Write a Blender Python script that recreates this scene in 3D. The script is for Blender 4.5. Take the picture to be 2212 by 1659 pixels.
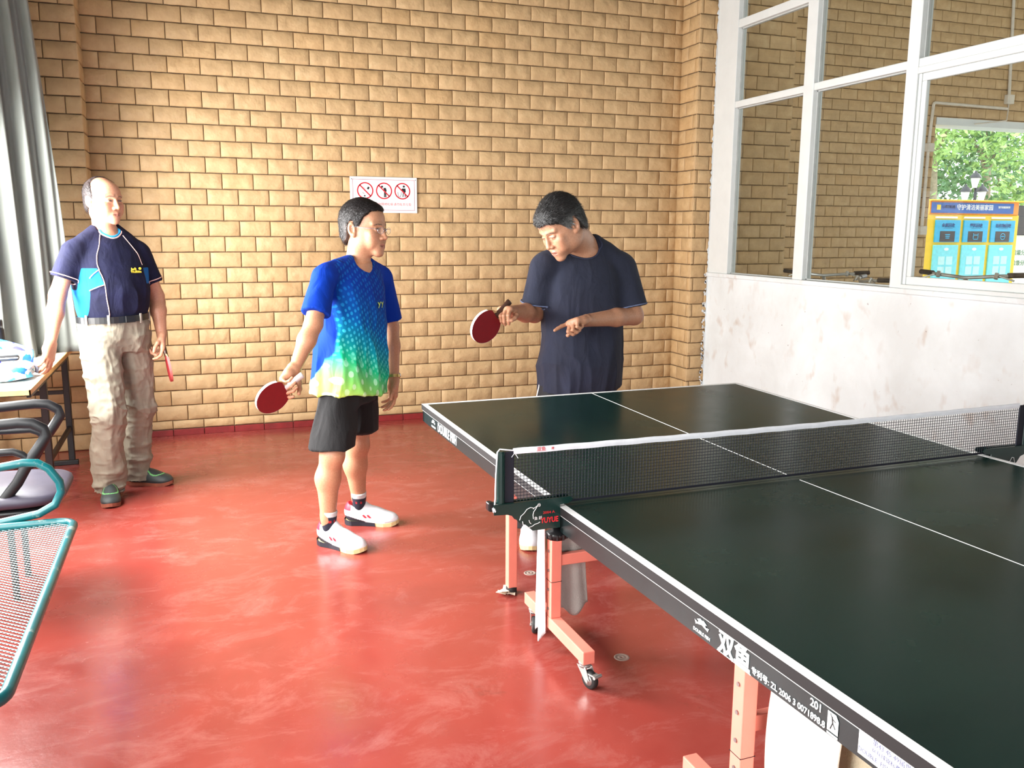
import bpy, bmesh, math, random
import numpy as np
from mathutils import Vector, Matrix

for o in list(bpy.data.objects):
    bpy.data.objects.remove(o)
scene = bpy.context.scene
COL = scene.collection
random.seed(7)
RNG = np.random.default_rng(7)

# ------------------------------------------------------------------ camera
CAM = np.array([-0.894, -0.663, 1.457])
CR = np.array([0.940, -0.342, 0.005]); CR /= np.linalg.norm(CR)
CF = np.array([0.338, 0.925, -0.173]); CF -= CR*(CF@CR); CF /= np.linalg.norm(CF)
CU = np.cross(CR, CF)
FPX = 1882.7
cam_data = bpy.data.cameras.new('camera')
cam_data.sensor_width = 36.0
cam_data.lens = FPX/2212*36.0
cam_data.clip_end = 300
cam = bpy.data.objects.new('camera', cam_data)
cam.matrix_world = Matrix(((CR[0], CU[0], -CF[0], CAM[0]), (CR[1], CU[1], -CF[1], CAM[1]),
                           (CR[2], CU[2], -CF[2], CAM[2]), (0, 0, 0, 1)))
COL.objects.link(cam)
scene.camera = cam

# ------------------------------------------------------------------ light
scene.view_settings.view_transform = 'Standard'
scene.view_settings.look = 'None'
scene.view_settings.exposure = 0.15
scene.view_settings.gamma = 1.0
scene.view_settings.use_curve_mapping = False
world = bpy.data.worlds.new('overcast_sky'); scene.world = world
world.use_nodes = True
_n = world.node_tree.nodes
_n['Background'].inputs[0].default_value = (0.90, 0.95, 1.0, 1)
_n['Background'].inputs[1].default_value = 4.2

def area_light(name, loc, rot, sx, sy, power, color=(1, 1, 1)):
    d = bpy.data.lights.new(name, 'AREA'); d.shape = 'RECTANGLE'; d.size = sx; d.size_y = sy
    d.energy = power; d.color = color
    o = bpy.data.objects.new(name, d); o.location = loc; o.rotation_euler = rot
    COL.objects.link(o); return o
# daylight entering through the windows in the left wall, and through the doorway in the front wall
# (tilted downwards: the sky is bright, the ground outside is not)
area_light('window_daylight', (-2.32, 3.90, 1.43), (0, math.radians(-55), 0), 1.32, 1.5, 330, (1.0, 0.985, 0.96))
area_light('side_daylight', (-2.32, 1.30, 1.43), (0, math.radians(-50), 0), 1.32, 3.1, 175, (1.0, 0.985, 0.96))
area_light('front_daylight', (-0.85, -2.98, 1.1), (math.radians(65), 0, 0), 2.0, 2.1, 30, (1.0, 0.98, 0.95))

# ------------------------------------------------------------------ helpers
def srgb(r, g, b):
    def f(c):
        c /= 255.0
        return c/12.92 if c <= 0.04045 else ((c+0.055)/1.055)**2.4
    return (f(r), f(g), f(b), 1.0)

class NT:
    def __init__(self, name):
        self.m = bpy.data.materials.new(name); self.m.use_nodes = True
        self.t = self.m.node_tree; self.n = self.t.nodes; self.b = self.n['Principled BSDF']
        self.out = self.n['Material Output']
    def node(self, kind, **kw):
        nd = self.n.new(kind)
        for k, v in kw.items():
            if k in nd.inputs.keys(): nd.inputs[k].default_value = v
            else: setattr(nd, k, v)
        return nd
    def link(self, a, b): self.t.links.new(a, b)
    def coord(self, which='Object', scale=(1, 1, 1), rot=(0, 0, 0), loc=(0, 0, 0)):
        c = self.node('ShaderNodeTexCoord'); mp = self.node('ShaderNodeMapping')
        mp.inputs['Scale'].default_value = scale; mp.inputs['Rotation'].default_value = rot
        mp.inputs['Location'].default_value = loc
        self.link(c.outputs[which], mp.inputs['Vector']); return mp.outputs['Vector']
    def noise(self, vec, scale=5, detail=4, rough=0.55, dist=0.0):
        nd = self.node('ShaderNodeTexNoise'); nd.inputs['Scale'].default_value = scale
        nd.inputs['Detail'].default_value = detail; nd.inputs['Roughness'].default_value = rough
        nd.inputs['Distortion'].default_value = dist
        if vec is not None: self.link(vec, nd.inputs['Vector'])
        return nd.outputs['Fac']
    def ramp(self, fac, stops, interp='LINEAR'):
        r = self.node('ShaderNodeValToRGB'); cr = r.color_ramp; cr.interpolation = interp
        while len(cr.elements) < len(stops): cr.elements.new(0.5)
        for e, (p, c) in zip(cr.elements, stops): e.position = p; e.color = c
        self.link(fac, r.inputs['Fac']); return r.outputs['Color']
    def mix(self, fac, a, b, mode='MIX'):
        m = self.node('ShaderNodeMix', data_type='RGBA', blend_type=mode)
        for inp, v in ((m.inputs[0], fac), (m.inputs[6], a), (m.inputs[7], b)):
            if hasattr(v, 'is_output'): self.link(v, inp)
            elif isinstance(v, (int, float)): inp.default_value = v
            else: inp.default_value = v
        return m.outputs[2]
    def math(self, op, a, b=None, c=None, clamp=False):
        m = self.node('ShaderNodeMath', operation=op); m.use_clamp = clamp
        for i, v in enumerate((a, b, c)):
            if v is None: continue
            if hasattr(v, 'is_output'): self.link(v, m.inputs[i])
            else: m.inputs[i].default_value = v
        return m.outputs[0]
    def bump(self, height, strength=0.3, dist=0.01):
        b = self.node('ShaderNodeBump'); b.inputs['Strength'].default_value = strength
        b.inputs['Distance'].default_value = dist
        self.link(height, b.inputs['Height']); self.link(b.outputs['Normal'], self.b.inputs['Normal'])
    def base(self, v):
        if hasattr(v, 'is_output'): self.link(v, self.b.inputs['Base Color'])
        else: self.b.inputs['Base Color'].default_value = v
    def rough(self, v):
        if hasattr(v, 'is_output'): self.link(v, self.b.inputs['Roughness'])
        else: self.b.inputs['Roughness'].default_value = v

def simple(name, col, rough=0.5, metal=0.0, var=0.08, nscale=20, bump=0.0, coord='Object'):
    """procedural material: colour with a fine noise variation and optional bump"""
    t = NT(name); v = t.coord(coord)
    f = t.noise(v, nscale, 5)
    lo = tuple(c*(1-var) for c in col[:3])+(1,); hi = tuple(min(1, c*(1+var)) for c in col[:3])+(1,)
    t.base(t.ramp(f, [(0.3, lo), (0.7, hi)])); t.rough(rough); t.b.inputs['Metallic'].default_value = metal
    if bump: t.bump(f, bump, 0.01)
    return t.m

class MB:
    """collects shapes; build() links them as ONE mesh object"""
    def __init__(self): self.v = []; self.f = []; self.mi = []; self.cur = 0; self.sm = []; self.smooth = False
    def add(self, vs, fs):
        o = len(self.v); self.v += [tuple(map(float, p)) for p in vs]
        for f in fs: self.f.append(tuple(i+o for i in f)); self.mi.append(self.cur); self.sm.append(self.smooth)
        return self
    def box(self, a, b, M=None):
        x0, y0, z0 = a; x1, y1, z1 = b
        vs = [(x0, y0, z0), (x1, y0, z0), (x1, y1, z0), (x0, y1, z0), (x0, y0, z1), (x1, y0, z1), (x1, y1, z1), (x0, y1, z1)]
        if M is not None: vs = [M @ Vector(p) for p in vs]
        return self.add(vs, [(0, 3, 2, 1), (4, 5, 6, 7), (0, 1, 5, 4), (1, 2, 6, 5), (2, 3, 7, 6), (3, 0, 4, 7)])
    def bbox(self, a, b, bev=0.003, M=None):
        """box with chamfered edges"""
        bm = bmesh.new(); bmesh.ops.create_cube(bm, size=1)
        for v in bm.verts:
            v.co = Vector([(a[i]+b[i])/2+v.co[i]*(b[i]-a[i]) for i in range(3)])
        bmesh.ops.bevel(bm, geom=list(bm.edges), offset=bev, segments=2, affect='EDGES', profile=0.5)
        if M is not None: bm.transform(M)
        bm.verts.index_update()
        self.add([v.co for v in bm.verts], [[v.index for v in f.verts] for f in bm.faces]); bm.free(); return self
    def prism(self, poly, y0, y1, M=None):
        """polygon in (x,z) extruded along y"""
        n = len(poly); vs = [(p[0], y0, p[1]) for p in poly]+[(p[0], y1, p[1]) for p in poly]
        if M is not None: vs = [M @ Vector(p) for p in vs]
        fs = [tuple(range(n)), tuple(range(2*n-1, n-1, -1))]+[(i, i+n, (i+1) % n+n, (i+1) % n) for i in range(n)]
        return self.add(vs, fs)
    def tube(self, path, r, n=10, closed=False, flat=1.0, cap=True):
        P = [Vector(p) for p in path]; m = len(P)
        rr = r if hasattr(r, '__len__') else [r]*m
        rings = []; up = Vector((0, 0, 1)); prev = None
        for i in range(m):
            if closed: t = P[(i+1) % m]-P[i-1]
            else: t = P[min(i+1, m-1)]-P[max(i-1, 0)]
            t.normalize()
            if prev is None:
                a = t.cross(up)
                if a.length < 1e-3: a = t.cross(Vector((1, 0, 0)))
            else:
                a = prev-t*prev.dot(t)
            a.normalize(); prev = a; b = t.cross(a)
            rings.append([P[i]+a*math.cos(2*math.pi*k/n)*rr[i]+b*math.sin(2*math.pi*k/n)*rr[i]*flat for k in range(n)])
        vs = [p for q in rings for p in q]; fs = []
        for i in range(m if closed else m-1):
            j = (i+1) % m
            for k in range(n): fs.append((i*n+k, i*n+(k+1) % n, j*n+(k+1) % n, j*n+k))
        s = self.smooth; self.smooth = True; self.add(vs, fs); self.smooth = s
        if cap and not closed:
            o = len(vs); self.add(rings[0], [tuple(range(n-1, -1, -1))]); self.add(rings[-1], [tuple(range(n))])
        return self
    def cyl(self, a, b, r, n=16, r2=None):
        return self.tube([a, b], [r, r if r2 is None else r2], n)
    def lathe(self, prof, n=20, M=None):
        vs = [(r*math.cos(2*math.pi*k/n), r*math.sin(2*math.pi*k/n), z) for r, z in prof for k in range(n)]
        if M is not None: vs = [M @ Vector(p) for p in vs]
        fs = [(i*n+k, i*n+(k+1) % n, (i+1)*n+(k+1) % n, (i+1)*n+k) for i in range(len(prof)-1) for k in range(n)]
        s = self.smooth; self.smooth = True; self.add(vs, fs); self.smooth = s; return self
    def grid(self, fn, nu, nv, thick=0.0):
        vs = [fn(i/nu, j/nv) for j in range(nv+1) for i in range(nu+1)]
        fs = [(j*(nu+1)+i, j*(nu+1)+i+1, (j+1)*(nu+1)+i+1, (j+1)*(nu+1)+i) for j in range(nv) for i in range(nu)]
        s = self.smooth; self.smooth = True; self.add(vs, fs); self.smooth = s; return self
    def build(self, name, mats, parent=None, solid=0.0):
        me = bpy.data.meshes.new(name); me.from_pydata(self.v, [], self.f)
        if not isinstance(mats, (list, tuple)): mats = [mats]
        for m in mats: me.materials.append(m)
        me.polygons.foreach_set('material_index', self.mi); me.polygons.foreach_set('use_smooth', self.sm)
        me.update()
        o = bpy.data.objects.new(name, me); COL.objects.link(o)
        if parent is not None: o.parent = parent
        if solid:
            md = o.modifiers.new('thickness', 'SOLIDIFY'); md.thickness = solid; md.offset = 0
        return o

def empty(name, loc=(0, 0, 0), rz=0.0):
    o = bpy.data.objects.new(name, None); o.empty_display_size = 0.1
    o.location = loc; o.rotation_euler = (0, 0, rz); COL.objects.link(o); return o
def tag(o, label=None, cat=None, group=None, kind=None):
    if label: o['label'] = label
    if cat: o['category'] = cat
    if group: o['group'] = group
    if kind: o['kind'] = kind
    return o
def px(p):
    d = np.asarray(p, float)-CAM; z = d@CF
    return 1106+FPX*(d@CR)/z, 829.5-FPX*(d@CU)/z, z

def text_mesh(s, size, mat, M, name='lettering', parent=None, extrude=0.0006, bold=0.0, sx=1.0, align='CENTER'):
    """flat lettering: text in local x/z facing local -y, placed by matrix M"""
    cu = bpy.data.curves.new(name, 'FONT'); cu.body = s; cu.size = size; cu.align_x = align; cu.align_y = 'CENTER'
    cu.extrude = extrude; cu.offset = bold; cu.resolution_u = 3
    tmp = bpy.data.objects.new(name, cu); COL.objects.link(tmp)
    dg = bpy.context.evaluated_depsgraph_get(); dg.update()
    me = bpy.data.meshes.new_from_object(tmp.evaluated_get(dg))
    bpy.data.objects.remove(tmp)
    me.transform(Matrix.Diagonal((sx, 1, 1, 1))); me.transform(Matrix.Rotation(math.pi/2, 4, 'X')); me.transform(M)
    me.materials.clear(); me.materials.append(mat)
    o = bpy.data.objects.new(name, me); COL.objects.link(o)
    if parent is not None: o.parent = parent
    return o
# ------------------------------------------------------------------ materials of the setting
def mat_brick():
    t = NT('split_face_brick'); v = t.coord('Object')
    oi = t.node('ShaderNodeObjectInfo')
    off = t.node('ShaderNodeVectorMath', operation='ADD'); t.link(v, off.inputs[0])
    cx = t.node('ShaderNodeCombineXYZ'); r10 = t.math('MULTIPLY', oi.outputs['Random'], 37.0)
    for i in range(3): t.link(r10, cx.inputs[i])
    t.link(cx.outputs[0], off.inputs[1]); v = off.outputs[0]
    f = t.noise(v, 9, 5, 0.6); g = t.noise(v, 60, 4, 0.6)
    c = t.ramp(f, [(0.3, srgb(180, 150, 108)), (0.55, srgb(193, 162, 118)), (0.75, srgb(204, 175, 132))])
    c2 = t.ramp(oi.outputs['Random'], [(0.0, (0.93, 0.92, 0.90, 1)), (0.5, (1, 1, 1, 1)), (1.0, (1.0, 0.96, 0.90, 1))])
    t.base(t.mix(1.0, c, c2, 'MULTIPLY')); t.rough(0.62)
    k = t.noise(v, 17, 2, 0.45, 0.0); h = t.math('ADD', t.math('MULTIPLY', k, 1.0), t.math('MULTIPLY', g, 0.22)); t.bump(h, 0.6, 0.016)
    return t.m
def mat_floor():
    t = NT('red_painted_concrete'); v = t.coord('Object')
    big = t.noise(v, 0.9, 4, 0.6, 0.4); mid = t.noise(v, 5, 6, 0.65); fine = t.noise(v, 55, 5, 0.6)
    c = t.ramp(big, [(0.30, srgb(124, 50, 44)), (0.55, srgb(146, 60, 52)), (0.75, srgb(168, 78, 67))])
    c = t.mix(t.ramp(mid, [(0.35, (0, 0, 0, 1)), (0.75, (0.5, 0.5, 0.5, 1))]), c, srgb(148, 70, 61))
    # worn pale scuffs
    sv = t.coord('Object', scale=(1.0, 1.7, 1), rot=(0, 0, 0.6)); sc = t.noise(sv, 3.3, 9, 0.75, 0.6)
    c = t.mix(t.ramp(sc, [(0.50, (0, 0, 0, 1)), (0.85, (0.32, 0.32, 0.32, 1))]), c, srgb(206, 160, 152))
    # dark bare patches
    dk = t.noise(t.coord('Object', loc=(3.1, 1.7, 0)), 1.6, 6, 0.7, 0.8)
    c = t.mix(t.ramp(dk, [(0.66, (0, 0, 0, 1)), (0.78, (0.6, 0.6, 0.6, 1))]), c, srgb(88, 52, 40))
    # speckle of dust
    c = t.mix(t.ramp(t.noise(v, 120, 2, 0.5), [(0.74, (0, 0, 0, 1)), (0.80, (0.5, 0.5, 0.5, 1))]), c, srgb(205, 160, 150))
    t.base(c)
    t.rough(t.ramp(t.math('ADD', t.math('MULTIPLY', mid, 0.6), t.math('MULTIPLY', big, 0.4)), [(0.3, (0.14,)*3+(1,)), (0.7, (0.34,)*3+(1,))]))
    t.bump(t.math('ADD', mid, t.math('MULTIPLY', fine, 0.15)), 0.08, 0.02)
    t.b.inputs['Specular IOR Level'].default_value = 0.6
    return t.m
def mat_plaster():
    t = NT('white_wall_plaster'); v = t.coord('Object')
    f = t.noise(v, 2.2, 6, 0.6, 0.3)
    c = t.ramp(f, [(0.35, srgb(208, 213, 213)), (0.7, srgb(224, 231, 233))])
    # brownish scuffs, longer than wide
    s = t.noise(t.coord('Object', scale=(1, 1.2, 0.85), loc=(0, 1.3, 0.4)), 9.5, 2, 0.45, 0.2)
    low = t.node('ShaderNodeSeparateXYZ'); t.link(t.coord('Object'), low.inputs[0])
    s2 = t.noise(t.coord('Object', loc=(0, 5, 2)), 1.6, 2, 0.5)
    m = t.math('MULTIPLY', t.ramp(s, [(0.58, (0, 0, 0, 1)), (0.78, (.8, .8, .8, 1))]), t.ramp(s2, [(0.35, (0.1, 0.1, 0.1, 1)), (0.6, (0.75, 0.75, 0.75, 1))]))
    c = t.mix(m, c, srgb(182, 160, 142))
    c = t.mix(t.ramp(t.noise(v, 30, 2, 0.5), [(0.74, (0, 0, 0, 1)), (0.79, (0.6, 0.6, 0.6, 1))]), c, srgb(120, 100, 90))
    t.base(c); t.rough(0.7); t.bump(t.noise(v, 12, 6, 0.6), 0.12, 0.01)
    return t.m
M_BRICK = mat_brick(); M_FLOOR = mat_floor(); M_PLASTER = mat_plaster()
M_MORTAR = simple('brown_mortar', srgb(92, 74, 56), 0.9, var=0.25, nscale=40, bump=0.3)
M_REDBAND = simple('red_skirting_paint', srgb(128, 34, 34), 0.45, var=0.2, nscale=15, bump=0.2)
M_WHITEPAINT = simple('white_frame_paint', srgb(214, 219, 218), 0.42, var=0.03, nscale=8)
M_SEAL = simple('grey_seal', srgb(176, 180, 178), 0.6)
M_CEIL = simple('ceiling_paint', srgb(112, 108, 102), 0.8, var=0.04)  # unseen ceiling, kept dark so less light bounces into the hall
M_CREAM = simple('cream_wall_paint', srgb(214, 208, 190), 0.7, var=0.06, nscale=6)
def mat_glass(name, tint=(0.96, 0.98, 0.97, 1)):
    t = NT(name); t.n.remove(t.b)
    tr = t.node('ShaderNodeBsdfTransparent'); tr.inputs[0].default_value = tint
    gl = t.node('ShaderNodeBsdfGlossy'); gl.inputs['Roughness'].default_value = 0.02
    lw = t.node('ShaderNodeLayerWeight'); lw.inputs[0].default_value = 0.5
    w = t.noise(t.coord('Object'), 3, 2); f5 = t.math('POWER', lw.outputs['Facing'], 4.5)
    fac = t.math('MULTIPLY', t.math('MULTIPLY_ADD', f5, 0.45, 0.03), t.math('MULTIPLY_ADD', w, 0.2, 0.9))
    mx = t.node('ShaderNodeMixShader'); t.link(fac, mx.inputs[0]); t.link(tr.outputs[0], mx.inputs[1]); t.link(gl.outputs[0], mx.inputs[2])
    t.link(mx.outputs[0], t.out.inputs['Surface']); return t.m
M_GLASS = mat_glass('window_glass')

YB = 5.892; YP = 5.63; XL = -1.50; XR = 2.965; XW = 3.12; XLW = -2.35
BW, BH = 0.2091, 0.1083; JS0 = -1.397; ZTOP = 3.7

# ------------------------------------------------------------------ floor, ceiling, plain walls
o = MB().box((XLW, -3.0, -0.1), (XW+0.12, YB+0.1, 0.0)).build('floor', M_FLOOR)
tag(o, 'glossy red painted concrete floor with scuffs', kind='structure')
o = MB().box((XLW-0.1, -3.0, ZTOP), (XW+0.12, YB+0.2, ZTOP+0.12)).build('ceiling', M_CEIL)
tag(o, 'plain ceiling above the hall, darkened to cut bounced light', kind='structure')
b = MB()
b.box((XLW-0.14, -3.0, 0), (XLW, YB+0.1, 0.75)); b.box((XLW-0.14, -3.0, 2.1), (XLW, YB+0.1, ZTOP))
b.box((XLW-0.14, 4.68, 0.75), (XLW, YB+0.1, 2.1)); b.box((XLW-0.14, 2.88, 0.75), (XLW, 3.12, 2.1)); b.box((XLW-0.14, -3.0, 0.75), (XLW, -0.28, 2.1))
tag(b.build('wall_left', M_CREAM), 'cream wall with windows above the desk and nearer the door', kind='structure')

# ------------------------------------------------------------------ brick walls
_bcache = {}
def brick_mesh(w, h, var):
    key = (round(w, 3), round(h, 3), var)
    if key in _bcache: return _bcache[key]
    r = random.Random(int(w*1000)*31+int(h*1000)*7+var); d = 0.011; J = 0.0020; e = 0.006
    def cuts(L, step):
        n = max(1, int(round((L-2*J-2*e)/step))); return [-L/2+J]+[-L/2+J+e+(L-2*J-2*e)*i/n for i in range(n+1)]+[L/2-J]
    X_, Z_ = cuts(w, 0.045), cuts(h, 0.045); nx, nz = len(X_)-1, len(Z_)-1
    vs = []
    for j, z0 in enumerate(Z_):
        for i, x0 in enumerate(X_):
            edge = (i in (0, nx)) or (j in (0, nz)); inn = (i in (1, nx-1)) or (j in (1, nz-1)); x, z = x0, z0
            if edge:
                y = -d+0.0045
                if i not in (0, nx): z += (1 if j == 0 else -1)*r.uniform(0, 1)*0.0022
            elif inn: y = -d-r.uniform(-0.0010, 0.0016); x += r.uniform(-.002, .002); z += r.uniform(-.003, .003)
            else: y = -d-r.uniform(-0.0045, 0.0030); x += r.uniform(-.008, .008); z += r.uniform(-.008, .008)
            vs.append((x, y, z))
    fs = [(j*(nx+1)+i, j*(nx+1)+i+1, (j+1)*(nx+1)+i+1, (j+1)*(nx+1)+i) for j in range(nz) for i in range(nx)]
    ring = [i for i in range(nx+1)]+[(j+1)*(nx+1)-1 for j in range(1, nz+1)]+[nz*(nx+1)+i for i in range(nx-1, -1, -1)]+[j*(nx+1) for j in range(nz-1, 0, -1)]
    o = len(vs); vs += [(vs[k][0], 0.001, vs[k][2]) for k in ring]; m = len(ring)
    fs += [(ring[k], o+k, o+(k+1) % m, ring[(k+1) % m]) for k in range(m)]
    me = bpy.data.meshes.new('brick'); me.from_pydata(vs, [], fs); me.materials.append(M_BRICK)
    sm = [True]*(nx*nz)+[False]*m; me.polygons.foreach_set('use_smooth', sm); me.update()
    _bcache[key] = me; return me

def brick_face(parent, P0, rz, U0, U1, Z0, Z1, s0, limit=300, holes=(), parity=1):
    """bricks on the plane through P0; local x along the face, local -y outwards"""
    R = Matrix.Rotation(rz, 4, 'Z'); lst = []
    for row in range(int(Z0/BH), int(math.ceil(Z1/BH))):
        z0, z1 = max(Z0, row*BH), min(Z1, (row+1)*BH)
        if z1-z0 < 0.02: continue
        s = s0+(0 if (row % 2) == parity else BW/2)
        k0 = math.floor((U0-s)/BW)-1
        for k in range(k0, k0+int((U1-U0)/BW)+4):
            a, c = max(U0, s+k*BW), min(U1, s+(k+1)*BW)
            if c-a < 0.02: continue
            segs = [(a, c, z0, z1)]
            for (ha, hb, hz0, hz1) in holes:
                new = []
                for (a_, c_, p_, q_) in segs:
                    if c_ <= ha or a_ >= hb or q_ <= hz0 or p_ >= hz1: new.append((a_, c_, p_, q_)); continue
                    if a_ < ha: new.append((a_, ha, p_, q_))
                    if c_ > hb: new.append((hb, c_, p_, q_))
                    if hb > a_ and q_ > hz1 and p_ < hz1: new.append((max(a_, ha), min(c_, hb), hz1, q_))
                segs = new
            for (a_, c_, p_, q_) in segs:
                if c_-a_ < 0.015 or q_-p_ < 0.015: continue
                loc = R @ Vector(((a_+c_)/2, 0, (p_+q_)/2))
                loc = Vector((P0[0], P0[1], 0))+loc
                u, v, d = px(loc)
                vis = -30 < u < 2242 and -30 < v < 1689
                score = (c_-a_)*(q_-p_)/(d*d) if vis else -1
                lst.append((score, a_, c_, p_, q_, loc))
    lst.sort(key=lambda t: -t[0])
    rest = MB()
    for i, (sc, a_, c_, p_, q_, loc) in enumerate(lst):
        var = random.randrange(7)
        me = brick_mesh(c_-a_, q_-p_, var)
        M = Matrix.Translation(loc) @ R
        if i < limit and sc > 0:
            o = bpy.data.objects.new('brick', me); COL.objects.link(o); o.parent = parent; o.matrix_local = M
        else:
            rest.smooth = True; rest.add([M @ v.co for v in me.vertices], [tuple(f.vertices) for f in me.polygons])
    if rest.v:
        o = rest.build('brick_field', M_BRICK, parent); o['kind'] = 'stuff'

# main back wall
wb = MB().box((XL-0.02, YB, 0), (XW+0.9, YB+0.12, ZTOP)).build('wall_back', M_MORTAR)
tag(wb, 'back wall faced with tan split-face bricks', kind='structure')
brick_face(wb, (0, YB), 0, XL, XR, 0.045, 3.69, JS0)
bb = MB().box((XL, YB-0.004, 0), (XR, YB, 0.045)).build('baseboard_back', M_MORTAR)
tag(bb, 'red painted skirting along the foot of the back wall', kind='structure')
k = 0; x = XL
while x < XR-0.01:
    c = min(XR, JS0+BW/2+BW*k)
    if c > x+0.02:
        t_ = MB().bbox((x+0.002, YB-0.016-random.uniform(0, .003), 0.0), (c-0.002, YB, 0.043+random.uniform(-.002, .002)), 0.002).build('skirting_tile', M_REDBAND, bb); x = c
    k += 1
# pilasters
wp = MB().box((XLW, YP, 0), (XL, YB+0.1, ZTOP)).build('wall_pilaster_left', M_MORTAR)
tag(wp, 'brick pilaster beside the grey curtain', kind='structure')
brick_face(wp, (0, YP), 0, XLW, XL+.011, 0.0, 3.45, XL-BW*0.4, parity=0)
brick_face(wp, (XL, YP), math.pi/2, 0.0, YB-YP, 0.0, 3.45, 0.05)
wp = MB().box((XR, YP, 0), (3.862, YB+0.1, ZTOP+0.5)).build('wall_pilaster_right', M_MORTAR)
tag(wp, 'brick pilaster next to the white window frame', kind='structure')
brick_face(wp, (0, YP), 0, XR-.011, 3.873, 0.0, 4.1, XR+0.125, parity=0)
brick_face(wp, (XR, YP), -math.pi/2, -(YB-YP), 0.0, 0.0, 3.45, -0.05)
brick_face(wp, (3.862, YP), math.pi/2, 0.0, 0.35, 0.0, 4.1, 0.05, limit=0)

# ------------------------------------------------------------------ right parapet wall and window
b = MB(); b.box((XW, -3.0, 0), (XW+0.13, YP-0.002, 1.095))
wr = b.build('wall_right', M_PLASTER); tag(wr, 'low white plastered wall under the window, scuffed and stained', kind='structure')
tag(MB().box((XW, -3.0, 3.55), (XW+0.13, YP-0.002, ZTOP)).build('wall_right_lintel', M_PLASTER), 'white strip of wall above the window', kind='structure')
ns = 120
b = MB()
# ragged plaster edge where the white paint overlaps the brick
rr = random.Random(3); zz = 0.02
pts = []
while zz < 3.5:
    pts.append((XW-0.006-abs(rr.gauss(0, 0.007)), zz)); zz += rr.uniform(0.008, 0.03)
poly = [(XW+0.004, 0.0)]+pts+[(XW+0.004, 3.5)]
for i in range(len(pts)-1):
    b.add([(XW+0.004, YP-0.019, pts[i][1]), (XW+0.004, YP-0.019, pts[i+1][1]), (pts[i+1][0], YP-0.017, pts[i+1][1]), (pts[i][0], YP-0.017, pts[i][1])], [(0, 1, 2, 3)])
for i in range(46):
    z = rr.uniform(0.1, 1.15); x = XW-rr.uniform(0.018, 0.04); s = rr.uniform(0.004, 0.011)
    b.add([(x+s*math.cos(a), YP-0.0185, z+s*1.3*math.sin(a)) for a in [k*1.047 for k in range(6)]], [(0, 1, 2, 3, 4, 5)])
b.build('paint_edge', M_PLASTER, wr)

win = MB().bbox((XW-0.018, -3.0, 1.095), (XW+0.13, YP-0.003, 1.128), 0.006).build('trim_1', M_PLASTER)
tag(win, 'painted window sill capping the low wall', kind='structure')
wf = empty('window_1', (XW, 4.0, 1.13)); tag(wf, 'white painted steel window frame with clear panes', kind='structure')
def wbox(a, b_, name, mat=M_WHITEPAINT, bev=0.004):
    o = MB().bbox((a[0]-XW, a[1]-4.0, a[2]-1.13), (b_[0]-XW, b_[1]-4.0, b_[2]-1.13), bev).build(name, mat, wf); return o
F0, F1 = XW-0.005, XW+0.075      # frame depth
posts = [(5.337, YP-0.02), (4.416, 4.522), (3.499, 3.590), (1.66, 1.75), (0.72, 0.82), (-0.2, -0.1), (-1.2, -1.1), (-2.2, -2.1)]
for (a, c) in posts: wbox((F0, a, 1.128), (F1, c, 3.55), 'post')
for j in range(len(posts)-1):
    y1 = posts[j][0]; y0 = posts[j+1][1]
    wbox((F0+0.004, y0, 2.402), (F1-0.01, y1, 2.450), 'transom')
    wbox((F0+0.004, y0, 2.990), (F1-0.01, y1, 3.050), 'transom')
    wbox((F0+0.004, y0, 3.50), (F1-0.01, y1, 3.55), 'head_rail')
    for (z0, z1) in ((1.13, 2.402), (2.45, 2.99), (3.05, 3.50)):
        if j == 2 and z0 < 2: continue
        wbox((XW+0.040, y0, z0), (XW+0.045, y1, z1), 'pane', M_GLASS, 0.0005)
        if j < 4:
            g = 0.008
            b = MB(); P = lambda y, z: (y-4.0, z-1.13)
            for (ya, za, yb, zb) in ((y0, z0, y1, z0+g), (y0, z1-g, y1, z1), (y0, z0, y0+g, z1), (y1-g, z0, y1, z1)):
                b.box((0.03, ya-4.0, za-1.13), (0.055, yb-4.0, zb-1.13))
            b.build('glazing_bead', M_SEAL, wf)
# sliding sashes in the third bay
sy0, sy1 = 1.75, 3.499
wbox((F0, sy0, 2.365), (F1, sy1, 2.402), 'track_head'); wbox((F0-0.006, sy0, 1.128), (F1, sy1, 1.152), 'track_sill')
wbox((F0+0.012, sy1-0.022, 1.152), (F1, sy1, 2.365), 'track_jamb')
for (ya, yb, dx) in ((2.56, 3.477, 0.0), (1.77, 2.62, 0.028)):
    f0, f1 = F0+0.018+dx, F0+0.045+dx
    s = MB()
    for (p, q) in (((f0, ya, 1.152), (f1, yb, 1.20)), ((f0, ya, 2.322), (f1, yb, 2.365)), ((f0, ya, 1.20), (f1, ya+0.034, 2.322)), ((f0, yb-0.034, 1.20), (f1, yb, 2.322))):
        s.bbox((p[0]-XW, p[1]-4, p[2]-1.13), (q[0]-XW, q[1]-4, q[2]-1.13), 0.004)
    so = s.build('sash', M_WHITEPAINT, wf)
    p = MB().box((f0+0.012-XW, ya+0.030-4, 1.198-1.13), (f0+0.016-XW, yb-0.030-4, 2.324-1.13)).build('pane', M_GLASS, so)
b = MB()
for (y, z) in ((5.35, 1.6), (5.35, 2.25), (5.35, 2.75), (4.43, 1.5), (5.36, 1.2)):
    b.tube([(F0-0.003-XW+0.04, y-0.0155-4, z-1.13), (F0-XW+0.04, y-0.012-4, z-1.13)], 0.005, 8)
b.build('screws', M_SEAL, wf)
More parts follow.
